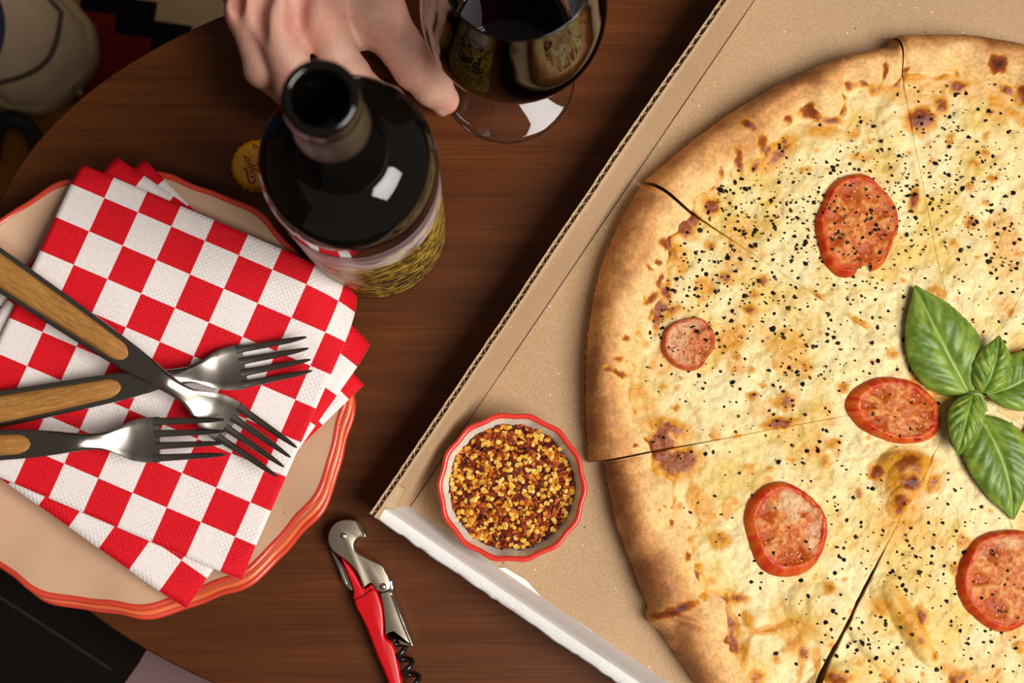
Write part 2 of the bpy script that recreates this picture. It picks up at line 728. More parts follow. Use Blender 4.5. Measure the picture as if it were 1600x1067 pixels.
def build_box():
    t = thing('pizza_box', 'open corrugated pizza box, kraft inside and white outside, holding the pizza', 'box',
              (*(BOX_C + BA * BL / 2 + BB * BL / 2), TZ))
    # floor
    na, nb = 60, 60
    top = []
    aa = np.linspace(-0.0045, BL, na)
    bb = np.linspace(0, BL, nb)
    A, B = np.meshgrid(aa, bb, indexing='ij')
    z = 0.0030 + 0.0004 * (fbm(A, B, 18, 3, 5) - 0.5)
    # soft crease in the floor running from the front wall towards the dish
    da = (A - 0.020) * 0.80 - (B - 0.128) * 0.60
    z = z + 0.0006 * np.exp(-(da / 0.004) ** 2)
    xy = BOX_C + A[..., None] * BA + B[..., None] * BB
    v = np.concatenate([xy, (TZ + z)[..., None]], -1).reshape(-1, 3)
    vb = v.copy()
    vb[:, 2] = TZ + 0.0002
    f = grid_faces(na, nb)
    f2 = f[:, ::-1] + len(v)
    new_obj('box_floor', np.concatenate([v, vb]), np.concatenate([f[:, ::-1], f2[:, ::-1]]), M['kraft'], t)

    def wall(name, base, along, out, L, h, lean, mat_in, mat_out, fluted=True, seed=1):
        """corrugated wall: inner liner, outer liner and the fluted medium between them"""
        thick = 0.0028
        n = 170
        s = np.linspace(0, L, n)
        up = np.array([out[0] * math.sin(lean), out[1] * math.sin(lean), math.cos(lean)])
        nrm = np.array([out[0] * math.cos(lean), out[1] * math.cos(lean), -math.sin(lean)])
        al = np.array([along[0], along[1], 0])
        wob = 0.0012 * (fbm(s, s * 0, 14, 3, seed) - 0.5) + 0.0008 * (vnoise(s * 330, s * 0, seed) - 0.5)
        bow = 0.0022 * (fbm(s, s * 0 + 3, 7, 2, seed + 4) - 0.5)
        rows = 8
        par = None
        for nm, off, mat in (('inner_liner', 0.0, mat_in), ('outer_liner', thick, mat_out)):
            vs = []
            for k in range(rows):
                q = k / (rows - 1)
                hh = (h + wob + (0.0004 if off else 0)) * q
                rel = (0.0006 * (fbm(s, s * 0 + q * 2, 25, 3, seed + 9) - 0.5))
                pt = base[None] + s[:, None] * al + hh[:, None] * up + (off + bow * q + rel)[:, None] * nrm
                vs.append(pt)
            fr = np.stack(vs, 1)
            bk = fr + nrm * 0.00045
            vv = np.concatenate([fr.reshape(-1, 3), bk.reshape(-1, 3)])
            g = grid_faces(n, rows)
            m_ = n * rows
            rim = np.array([[i * rows + rows - 1, (i + 1) * rows + rows - 1, m_ + (i + 1) * rows + rows - 1,
                             m_ + i * rows + rows - 1] for i in range(n - 1)])
            ff_ = np.concatenate([g, g[:, ::-1] + m_, rim])
            o = new_obj(name if par is None else nm, vv, ff_, mat, t if par is None else par)
            if par is None:
                par = o
        if fluted:
            nf = int(L / 0.0064 * 10)
            sf = np.linspace(0, L, nf)
            w_ = 0.5 + 0.42 * np.sin(2 * np.pi * sf / 0.0064 + 1.5 * fbm(sf, sf * 0, 12, 2, 3))
            bw = np.interp(sf, s, bow)
            wb = np.interp(sf, s, wob)
            p_lo = base[None] + sf[:, None] * al + 0.001 * up + (thick * w_ + 0.0002)[:, None] * nrm
            p_hi = base[None] + sf[:, None] * al + (h + wb - 0.0003)[:, None] * up + (thick * w_ + 0.0002 + bw)[:, None] * nrm
            fr = np.stack([p_lo, p_hi], 1)
            bk = fr + nrm * 0.0002 + al * 0.0001
            vv = np.concatenate([fr.reshape(-1, 3), bk.reshape(-1, 3)])
            g = grid_faces(nf, 2)
            rim = np.array([[i * 2 + 1, (i + 1) * 2 + 1, 2 * nf + (i + 1) * 2 + 1, 2 * nf + i * 2 + 1] for i in range(nf - 1)])
            new_obj('fluted_core', vv, np.concatenate([g, g[:, ::-1] + 2 * nf, rim]), M['kraft_edge'], par)
        return par

    outL = -BB
    wall('side_wall', bx(-0.016, 0.0, 0.001), BA, outL, BL + 0.020, 0.041, math.radians(17), M['kraft'], M['kraft_edge'])
    wall('side_wall', bx(0, BL, 0.001), BA, BB, BL, 0.041, math.radians(8), M['kraft'], M['white_board'], seed=5)
    wall('back_wall', bx(BL, 0, 0.001), BB, BA, BL, 0.041, math.radians(4), M['kraft'], M['white_board'], seed=8)
    # rolled-over white front wall: inner face, rounded ridge, outer face
    n = 150
    s = np.linspace(-0.012, BL, n)
    prof = [(-0.0034, 0.003), (-0.0050, 0.0105), (-0.0066, 0.018), (-0.0082, 0.0255), (-0.0098, 0.0328), (-0.0103, 0.0337), (-0.0112, 0.0341), (-0.0130, 0.0340),
            (-0.0148, 0.0334), (-0.0160, 0.0326), (-0.0167, 0.0312), (-0.0170, 0.028), (-0.0170, 0.020), (-0.0168, 0.010), (-0.0166, 0.0008)]
    prof = np.array(prof)
    rows = len(prof)
    P = np.zeros((n, rows, 3))
    for j, (a, z) in enumerate(prof):
        wv = 0.0009 * (fbm(s, s * 0 + 1, 9, 2, 21) - 0.5) + 0.0004 * (fbm(s, s * 0 + j * 0.15, 60, 2, 25) - 0.5) * (z / 0.036)
        if j > rows * 0.55:
            wv = wv + 0.0010 * (vnoise(s * 260, s * 0 + 2, 4) - 0.5)
        P[:, j] = BOX_C_3() + s[:, None] * np.array([*BB, 0]) + (a + wv)[:, None] * np.array([*BA, 0])
        P[:, j, 2] = TZ + z + 0.0008 * (fbm(s, s * 0 + 7, 8, 2, 29) - 0.5) * (z / 0.036)
    v = P.reshape(-1, 3)
    g = grid_faces(n, rows)
    caps = [] if False else [tuple(range(rows)), tuple(range((n - 1) * rows, n * rows))[::-1]]
    fw = new_obj('front_wall', v, [tuple(q) for q in g] + caps, M['white_board'], t)
    shade_by_angle(fw, 0.45)
    # white locking flap on the floor
    out = [W(700, 838, .004), W(766, 886, .004), W(790, 887, .004), W(822, 906, .004), W(858, 946, .004), W(905, 972, .004),
           W(925, 985, .004), W(931, 1003, .004), W(900, 985, .004), W(800, 915, .004)]
    fv_, ff_ = prism(np.array(out), TZ + 0.0033, TZ + 0.0042, 0.0002)
    new_obj('locking_flap', fv_, ff_, M['white_board'], t, smooth=False)
    # folded kraft corner tab behind the white ridge
    out = [bx(-0.0095, -0.0115, 0)[:2], bx(0.004, -0.0112, 0)[:2], bx(0.004, -0.0075, 0)[:2], bx(-0.008, -0.006, 0)[:2]]
    fv_, ff_ = prism(np.array(out), TZ + 0.002, TZ + 0.037, 0.0003)
    new_obj('corner_tab', fv_, ff_, M['kraft_edge'], t, smooth=False)


def BOX_C_3():
    return np.array([BOX_C[0], BOX_C[1], 0.0])


build_box()

# ------------------------------------------------------------------ pizza
PCX = (1505.0, 615.0)
PC = W(*PCX, 0.012)


def ang_of(px, py, h=0.010):
    d = W(px, py, h) - PC
    return math.atan2(d[1], d[0]) % (2 * math.pi)


CUT = [ang_of(1392, 60), ang_of(1005, 287), ang_of(920, 724), ang_of(1272, 1067)]
CUT += [math.radians(x) for x in (288, 332, 375, 419)]
CUT_GAP = [(0.0010, 0.150), (0.0018, 0.140), (0.0010, 0.130), (0.0034, 0.088)] + [(0.001, 0.12)] * 4   # width at the rim, radius where it opens

OUTLINE = {0: [(1392, 62), (1385, 76), (1345, 84), (1300, 96), (1250, 117), (1200, 142), (1150, 172), (1100, 206), (1050, 247), (1005, 285)],
           1: [(1003, 287), (988, 310), (970, 342), (940, 412), (922, 490), (915, 560), (914, 640), (917, 690), (920, 724)],
           2: [(944, 728), (948, 755), (956, 795), (985, 880), (1011, 945), (1012, 970), (1030, 985), (1060, 1030), (1088, 1070), (1120, 1100), (1170, 1135), (1240, 1165)],
           7: [(1700, 105), (1600, 74), (1540, 63), (1480, 57), (1400, 58), (1392, 62)]}
INNER = [(1760, 220), (1660, 190), (1600, 172), (1580, 140), (1540, 128), (1500, 108), (1470, 122), (1440, 126), (1408, 128),
         (1392, 138), (1345, 134), (1318, 142), (1318, 172), (1290, 188), (1258, 176), (1236, 192), (1212, 222), (1190, 256), (1150, 262),
         (1128, 276), (1108, 296), (1080, 335), (1046, 378), (1048, 402), (1040, 432), (1036, 470), (1014, 492), (1006, 522), (990, 560), (985, 592),
         (990, 622), (995, 652), (1012, 682), (1018, 704), (1020, 730), (1050, 752), (1060, 802), (1078, 834), (1090, 880), (1106, 920),
         (1132, 940), (1138, 990), (1150, 1012), (1166, 1050), (1185, 1080), (1240, 1110)]


def polar_table(pts, h):
    a = np.array([ang_of(p[0], p[1], h) for p in pts])
    r = np.array([np.linalg.norm(W(p[0], p[1], h) - PC) for p in pts])
    a = np.where(a < 0.9, a + 2 * np.pi, a)      # keep the seam on the unseen right side
    o = np.argsort(a)
    return a[o], r[o]


_in_a, _in_r = polar_table(INNER, 0.013)
_out = {k: polar_table(v, 0.009) for k, v in OUTLINE.items()}


def R_out(th, k):
    thm = np.where(th % (2 * np.pi) < 0.9, th % (2 * np.pi) + 2 * np.pi, th % (2 * np.pi))
    if k in _out:
        a, r = _out[k]
        # below the table's last sample fall back to a plain radius
        rr = np.interp(thm, a, r)
    else:
        rr = np.full_like(th, 0.196)
        if k == 3:
            rr = rr - 0.002
    return rr + 0.0006 * (vnoise(np.cos(th) * 40, np.sin(th) * 40, 8) - 0.5)


def R_in(th):
    thm = np.where(th % (2 * np.pi) < 0.9, th % (2 * np.pi) + 2 * np.pi, th % (2 * np.pi))
    base = np.interp(thm, _in_a, _in_r)
    out_rng = (thm < _in_a[0]) | (thm > _in_a[-1])
    alt = 0.164 + 0.006 * (fbm(np.cos(th), np.sin(th), 9, 3, 6) - 0.5) * 2
    return np.where(out_rng, alt, base)


# toasted spots read off the photograph: px, py, rx, ry, rotation (deg), toast (1 golden .. 2 dark brown)
SPOTS = [(1437, 187, 25, 20, 20, 2.2), (1437, 205, 20, 12, 0, 1.2), (1471, 164, 14, 16, 0, 1.9), (1496, 136, 20, 12, 0, 1.8), (1497, 140, 30, 20, 0, 1.0), (1493, 118, 7, 6, 0, 1.7),
         (1411, 114, 8, 7, 0, 1.8), (1425, 124, 25, 6, 10, 1.3), (1470, 124, 25, 6, -5, 1.3), (1550, 107, 21, 13, -38, 2.2), (1597, 151, 14, 20, 20, 2.0), (1571, 144, 16, 8, -35, 1.8), (1545, 179, 7, 6, 0, 1.8),
         (1555, 160, 32, 18, -20, 1.0), (1583, 182, 26, 12, -25, 1.2), (1376, 118, 6, 16, 10, 1.9), (1325, 136, 15, 6, 8, 1.8), (1316, 154, 10, 5, -10, 1.7), (1296, 190, 22, 7, -10, 1.8),
         (1316, 174, 8, 14, -10, 1.6), (1258, 174, 18, 9, 10, 1.7), (1283, 206, 40, 18, 0, 1.0), (1332, 210, 14, 14, 0, 1.05), (1342, 246, 26, 9, -10, 1.0), (1360, 220, 5, 5, 0, 1.1),
         (1486, 216, 12, 12, 0, 1.0), (1484, 222, 8, 7, 0, 1.5), (1539, 213, 7, 7, 0, 1.3), (1539, 241, 8, 8, 0, 1.4), (1521, 256, 9, 8, 0, 1.4), (1548, 279, 9, 7, 0, 1.3), (1514, 294, 7, 9, 0, 1.4), (1450, 225, 8, 6, 0, 1.0),
         (1429, 310, 7, 24, -8, 1.9), (1517, 349, 13, 11, 0, 1.5), (1252, 268, 12, 6, 0, 1.0), (1240, 230, 6, 5, 0, 1.1), (1270, 236, 7, 6, 0, 1.1), (1262, 265, 8, 6, 0, 1.1),
         (1162, 203, 16, 10, -32, 2.3), (1187, 226, 13, 13, 0, 1.9), (1152, 252, 8, 26, 15, 1.8), (1179, 259, 8, 12, 0, 1.7), (1126, 272, 5, 11, 15, 1.7), (1228, 189, 9, 8, 0, 1.9),
         (1218, 240, 34, 13, 42, 1.7), (1200, 262, 26, 10, 20, 1.1), (1110, 323, 14, 13, 0, 2.1), (1108, 316, 20, 22, 0, 1.0), (1010, 292, 18, 7, -30, 1.4), (1030, 300, 18, 6, -35, 1.2),
         (1038, 382, 15, 13, 0, 1.8), (1054, 398, 9, 18, -10, 1.6), (1026, 413, 8, 7, 0, 1.7), (1011, 421, 13, 4, -30, 1.7), (1030, 441, 6, 18, -8, 1.8), (1016, 467, 22, 9, 38, 1.8),
         (1020, 488, 4, 9, 0, 1.6), (977, 531, 9, 6, 0, 1.7), (996, 521, 11, 5, 20, 1.2), (964, 562, 11, 6, 0, 1.8), (978, 567, 15, 7, -10, 1.2), (946, 579, 10, 7, -15, 2.2), (964, 585, 20, 7, -12, 1.8),
         (1008, 539, 8, 7, 0, 1.2), (992, 644, 5, 12, 0, 1.4), (1192, 439, 11, 11, 0, 1.5), (1179, 464, 9, 8, 0, 1.3), (1172, 485, 14, 9, -15, 1.7), (1103, 447, 24, 18, 0, 1.1), (1097, 467, 11, 9, 0, 1.2),
         (1134, 434, 12, 11, 0, 1.5), (1110, 384, 12, 9, 0, 1.5), (1083, 372, 10, 8, 0, 1.2), (1064, 415, 10, 26, -10, 1.2), (1156, 526, 11, 10, 0, 1.4), (1143, 530, 28, 46, -15, 1.0), (1126, 531, 6, 6, 0, 1.5), (1150, 575, 18, 14, 0, 1.1), (1151, 560, 8, 7, 0, 1.4),
         (1210, 570, 8, 7, 0, 1.4), (1175, 579, 7, 5, 0, 1.3), (1192, 602, 7, 6, 0, 1.2), (1175, 618, 11, 7, 0, 1.7), (1228, 628, 16, 14, 0, 1.6), (1207, 630, 10, 9, 0, 1.2), (1054, 638, 9, 6, 0, 1.3),
         (1034, 605, 9, 7, 0, 1.1), (1057, 608, 8, 6, 0, 1.1), (1020, 572, 10, 12, 0, 1.2), (1045, 668, 38, 14, -15, 1.6), (1030, 690, 26, 12, -10, 1.5), (1056, 724, 42, 26, 8, 1.75), (1040, 712, 30, 14, 0, 1.9), (1075, 715, 22, 18, 0, 1.8), (1084, 779, 15, 40, 5, 1.1),
         (990, 696, 9, 5, 0, 1.8), (1035, 787, 4, 3, 0, 1.8), (1027, 793, 3, 3, 0, 1.8), (1046, 818, 5, 7, 0, 1.8), (1072, 869, 8, 13, -10, 1.7), (1060, 789, 4, 8, 0, 1.3), (1125, 843, 18, 16, 0, 1.4), (1136, 798, 10, 18, -15, 1.1),
         (1146, 781, 8, 8, 0, 1.2), (1170, 732, 11, 10, 0, 1.2), (1234, 718, 8, 6, 0, 1.2), (1115, 681, 9, 8, 0, 1.4), (1218, 662, 30, 9, 5, 1.8), (1225, 628, 14, 12, 0, 1.4), (1050, 951, 44, 9, 17, 2.25), (1150, 933, 22, 9, -10, 1.7),
         (1098, 931, 20, 12, 0, 1.3), (1134, 998, 8, 8, 0, 1.9), (1152, 995, 5, 5, 0, 1.6), (1111, 908, 12, 8, 0, 1.2), (1091, 884, 8, 12, -15, 1.2), (1200, 984, 44, 8, 8, 1.3), (1240, 1008, 20, 8, 30, 1.4), (1162, 1025, 7, 34, -15, 1.3), (1180, 1058, 14, 14, 0, 1.5),
         (1213, 1028, 6, 8, 30, 1.5), (1254, 1018, 8, 15, -10, 1.6), (1275, 1030, 8, 30, 5, 1.1), (1168, 970, 10, 24, 15, 1.2), (1230, 970, 30, 5, 15, 1.1), (1248, 1045, 6, 24, -8, 1.2), (1273, 705, 12, 12, 0, 1.5), (1301, 693, 13, 10, 20, 1.4), (1289, 722, 10, 9, 0, 1.4), (1342, 771, 6, 7, 0, 1.6),
         (1367, 738, 14, 13, 0, 1.9), (1418, 722, 32, 18, 0, 1.5), (1414, 728, 48, 24, 0, 1.5), (1415, 752, 36, 36, 0, 1.45), (1405, 785, 18, 26, -20, 1.6), (1420, 755, 20, 13, 10, 2.3), (1410, 748, 46, 48, 0, 1.24), (1400, 780, 12, 14, 0, 1.7), (1415, 720, 18, 10, 0, 1.9), (1403, 800, 12, 8, 0, 1.8), (1458, 755, 14, 18, -30, 1.4), (1426, 796, 8, 10, 0, 1.2),
         (1504, 846, 14, 12, 0, 1.3), (1492, 886, 10, 9, 0, 1.4), (1510, 862, 14, 7, 30, 1.3), (1293, 918, 10, 10, 0, 1.5), (1320, 904, 6, 5, 0, 1.2), (1330, 955, 5, 4, 0, 1.1), (1375, 947, 26, 20, -30, 1.0), (1418, 970, 22, 60, 28, 1.0), (1437, 962, 12, 15, 20, 1.7),
         (1435, 1000, 7, 9, 0, 1.6), (1457, 1025, 7, 8, 0, 1.5), (1258, 1021, 8, 13, 0, 1.5), (1305, 1058, 24, 12, 0, 1.6), (1500, 1058, 20, 9, 0, 1.5), (1480, 1045, 20, 12, -20, 1.1), (1491, 382, 9, 8, 0, 1.3), (1412, 438, 6, 6, 0, 1.2), (1463, 457, 16, 9, -30, 1.4), (1393, 554, 9, 9, 0, 1.3),
         (1360, 566, 6, 5, 0, 1.1), (1258, 575, 10, 9, 0, 1.6), (1317, 605, 11, 9, 20, 1.4), (1434, 592, 14, 12, 0, 1.4), (1576, 489, 6, 8, 0, 1.3), (1588, 395, 14, 10, 0, 1.1), (1278, 462, 14, 5, -25, 1.5), (1340, 502, 22, 6, -30, 1.3), (1590, 560, 14, 16, 30, 1.3), (1590, 780, 10, 8, 0, 1.3),
         (1482, 560, 10, 8, 0, 1.2), (1590, 1010, 10, 10, 0, 1.3), (1470, 612, 8, 14, 0, 1.2), (1236, 830, 6, 6, 0, 1.0), (1295, 690, 10, 6, 0, 1.2), (1540, 320, 8, 6, 0, 1.1), (1455, 250, 10, 8, 0, 1.0)]
_sp_w = None
_sp_cache = {}


def spot_fields(x, y):
    """toast amount (0..) from the listed spots plus scattered small ones"""
    global _sp_w
    if _sp_w is None:
        L = []
        for (px, py, rx, ry, rot, s) in SPOTS:
            c = W(px, py, 0.013)
            a = math.radians(rot)
            L.append((c[0], c[1], rx * 0.000335, ry * 0.000335, a, s))
        g = np.random.default_rng(12)
        for i in range(230):
            r = 0.155 * math.sqrt(g.random())
            a = g.random() * 2 * math.pi
            q = 0.0007 + 0.0016 * g.random() ** 2
            L.append((PC[0] + r * math.cos(a), PC[1] + r * math.sin(a), q * (0.8 + g.random() * .6), q, g.random() * 3, 0.65 + 0.6 * g.random()))
        _sp_w = L
    key = id(x)
    if key in _sp_cache and _sp_cache[key][0] is x:
        return _sp_cache[key][1]
    wx = x + 0.0016 * (fbm(x, y, 260, 3, 31) - 0.5) * 2
    wy = y + 0.0016 * (fbm(x, y, 260, 3, 41) - 0.5) * 2
    T = np.zeros_like(x)
    Bm = np.zeros_like(x)
    for (cx, cy, rx, ry, a, s) in _sp_w:
        m = (np.abs(x - cx) < 3 * max(rx, ry)) & (np.abs(y - cy) < 3 * max(rx, ry))
        if not m.any():
            continue
        dx = wx[m] - cx
        dy = wy[m] - cy
        u = (dx * math.cos(a) + dy * math.sin(a)) / rx
        v = (-dx * math.sin(a) + dy * math.cos(a)) / ry
        q = u * u + v * v
        soft = np.exp(-(q ** 1.15) * 0.75) if s > 1.25 else np.exp(-q * 0.9)
        T[m] = np.maximum(T[m], s * soft)
        if s > 1.2:
            Bm[m] = np.maximum(Bm[m], np.exp(-q * 1.1) * min(max(rx, ry), 0.006))
    if x.size > 5000:
        _sp_cache.clear()
        _sp_cache[key] = (x, (T, Bm))
    return T, Bm


def pizza_fields(x, y, k):
    dx = x - PC[0]
    dy = y - PC[1]
    r = np.hypot(dx, dy)
    th = np.arctan2(dy, dx)
    R = R_out(th, k)
    Ri = R_in(th)
    t = (R - r) / np.maximum(R - Ri, 0.008)
    rough = fbm(x, y, 30, 4, 11) - 0.5
    zr = 0.0225 + 0.004 * (fbm(np.cos(th) * 2, np.sin(th) * 2, 2.5, 3, 2) - 0.5)
    zc = 0.0085
    tt = np.clip(t / 0.42, 0, 1)
    z_out = zr * (0.12 + 0.88 * np.sqrt(np.clip(1 - (1 - tt) ** 2.2, 0, 1)))
    z_in = zr + (zc - zr) * sstep(0.38, 1.18, t)
    z = np.where(t < 0.40, z_out, z_in)
    z = z + 0.0016 * rough * sstep(0, .3, t)
    # folded seam in the crust
    fx, fy = W(1048, 962, 0.02)
    d1 = (x - fx) * 0.95 + (y - fy) * -0.30
    d2 = (x - fx) * 0.30 + (y - fy) * 0.95
    seam = np.exp(-(d2 / 0.0022) ** 2) * np.exp(-(d1 / 0.020) ** 4)
    z = z - 0.0028 * seam
    return r, th, t, z


def bubble(x, y, k):
    """big baked bubbles and folds in the dough"""
    h = np.zeros_like(x)
    if k == 2:
        for (px, py, rx, ry, rot, a) in ((1412, 746, 50, 52, 0, 0.0034), (1414, 726, 50, 24, 0, 0.0026), (1418, 750, 38, 36, 0, 0.0020), (1404, 784, 20, 28, -20, 0.0024), (1290, 960, 75, 45, -25, 0.0030), (1200, 1020, 45, 38, 0, 0.0026), (1185, 965, 26, 20, 0, 0.0016)):
            c = W(px, py, 0.014)
            b = math.radians(rot)
            u = ((x - c[0]) * math.cos(b) + (y - c[1]) * math.sin(b)) / (rx * 0.00033)
            v = (-(x - c[0]) * math.sin(b) + (y - c[1]) * math.cos(b)) / (ry * 0.00033)
            q = u * u + v * v
            h += a * np.clip(1 - q, 0, 1) ** 0.7 * (0.85 + 0.3 * fbm(x, y, 130, 3, 5))
    if k == 3:
        for (px, py, rx, ry, rot, a) in ((1420, 975, 20, 80, 30, 0.0045), (1350, 1000, 16, 60, 38, 0.0030), (1310, 1055, 40, 22, 10, 0.0028), (1385, 930, 26, 36, 25, 0.002)):
            c = W(px, py, 0.014)
            b = math.radians(rot)
            u = ((x - c[0]) * math.cos(b) + (y - c[1]) * math.sin(b)) / (rx * 0.00033)
            v = (-(x - c[0]) * math.sin(b) + (y - c[1]) * math.cos(b)) / (ry * 0.00033)
            q = u * u + v * v
            h += a * np.clip(1 - q, 0, 1) ** 0.8
    if k == 0:
        for (px, py, rx, ry, rot, a) in ((1270, 225, 60, 36, 25, 0.0022), (1395, 190, 30, 55, 10, 0.0020)):
            c = W(px, py, 0.014)
            u = (x - c[0]) / (rx * 0.00033)
            v = (y - c[1]) / (ry * 0.00033)
            h += a * np.clip(1 - u * u - v * v, 0, 1) ** 0.8
    return h


def cheese_height(x, y, k, t, z):
    jag = fbm(x, y, 120, 3, 51) - 0.5
    q = sstep(0.86, 1.08, t + 0.30 * jag)
    relief = 0.0030 * (fbm(x, y, 55, 4, 61) - 0.5) + 0.0018 * (fbm(x, y, 210, 3, 66) - 0.5)
    _, bm = spot_fields(x, y)
    return z - 0.0007 + 0.0022 * q + q * relief + 0.22 * bm * (0.5 + q * .5) + bubble(x, y, k), q


C_CREAM = linA((226, 204, 146))
C_CREAM2 = linA((214, 178, 92))
C_GOLD = linA((208, 142, 34))
C_BROWN = linA((138, 64, 14))
C_DARK = linA((76, 26, 8))


def toast_color(base, T):
    c = mixc(base, C_GOLD, sstep(0.25, 1.05, T))
    c = mixc(c, C_BROWN, sstep(1.05, 1.65, T))
    return mixc(c, C_DARK, sstep(1.75, 2.35, T))


def cheese_color(x, y, k, t, q):
    n = fbm(x, y, 40, 4, 71)
    n2 = fbm(x, y, 190, 3, 75)
    base = mixc(C_CREAM, C_CREAM2, sstep(0.40, 0.72, n))
    base = base * (0.84 + 0.32 * n2)[..., None]
    T, _ = spot_fields(x, y)
    # the rim of the cheese toasts where it climbs the crust
    edge = sstep(1.62, 1.0, t + 0.7 * (fbm(x, y, 55, 3, 81) - 0.5))
    ed = fbm(x, y, 85, 4, 85)
    T = np.maximum(T, edge * (0.40 + 1.45 * sstep(0.44, 0.72, ed)))
    patch = sstep(0.50, 0.72, fbm(x, y, 34, 4, 91)) * 0.72
    T = np.maximum(T, patch)
    if k == 2 or k == 3:
        hb = bubble(x, y, k)
        T = np.maximum(T, np.clip(hb / 0.004, 0, 1) * 0.62)
    T = T * (0.82 + 0.36 * n2)
    return toast_color(base, T)


C_CR_P = linA((224, 182, 122))
C_CR_T = linA((194, 138, 78))
C_CR_B = linA((142, 86, 42))


def crust_color(x, y, k, t, z):
    th = np.arctan2(y - PC[1], x - PC[0])
    n = fbm(x, y, 26, 5, 101)
    n2 = fbm(x, y, 300, 3, 105)
    # the oven browned the outer shoulder; flour keeps the inner slope pale
    f = sstep(1.0, 0.05, t + 0.7 * (n - 0.5))
    c = mixc(C_CR_P, C_CR_T, sstep(0.15, 0.65, f))
    c = mixc(c, C_CR_B, sstep(0.55, 1.0, f) * sstep(0.36, 0.60, fbm(x, y, 38, 4, 111)) * 0.95)
    n3 = fbm(x, y, 95, 4, 121)
    c = mixc(c, C_CR_B, sstep(0.50, 0.78, n3) * sstep(0.2, 0.75, f) * 0.55)
    c = c * (0.76 + 0.48 * n2)[..., None]
    T, _ = spot_fields(x, y)
    T = np.where(T > 1.15, T, T * 0.35)
    return toast_color(c, T * (0.85 + 0.3 * n2))


M['crust'] = attr_mat('baked_crust', 0.62, (520, 0.22), (420, 0.55, 0.0009), spec=0.3)
M['cheese'] = attr_mat('melted_cheese', 0.42, (420, 0.08), (380, 0.7, 0.0011), spec=0.42)
M['crumb'] = simple('bread_crumb', lin(214, 178, 126), 0.9, bump=(700, 0.8), vary=0.25)
M['herb'] = attr_mat('dried_oregano', 0.8, spec=0.1)

SLICE_LABEL = ['pizza slice at the upper left, topped by the large wrinkled tomato',
               'leftmost pizza slice, topped by a small whitish tomato piece',
               'lower left pizza slice with round tomato and a dark browned bubble',
               'bottom pizza slice right of the wide dark cut',
               'pizza slice cut off by the lower right edge, under basil',
               'pizza slice at the right edge beside the basil leaves',
               'pizza slice at the right edge above the basil leaves',
               'top pizza slice with dark toasted blisters near its crust']
PIZZA_SLICES = []


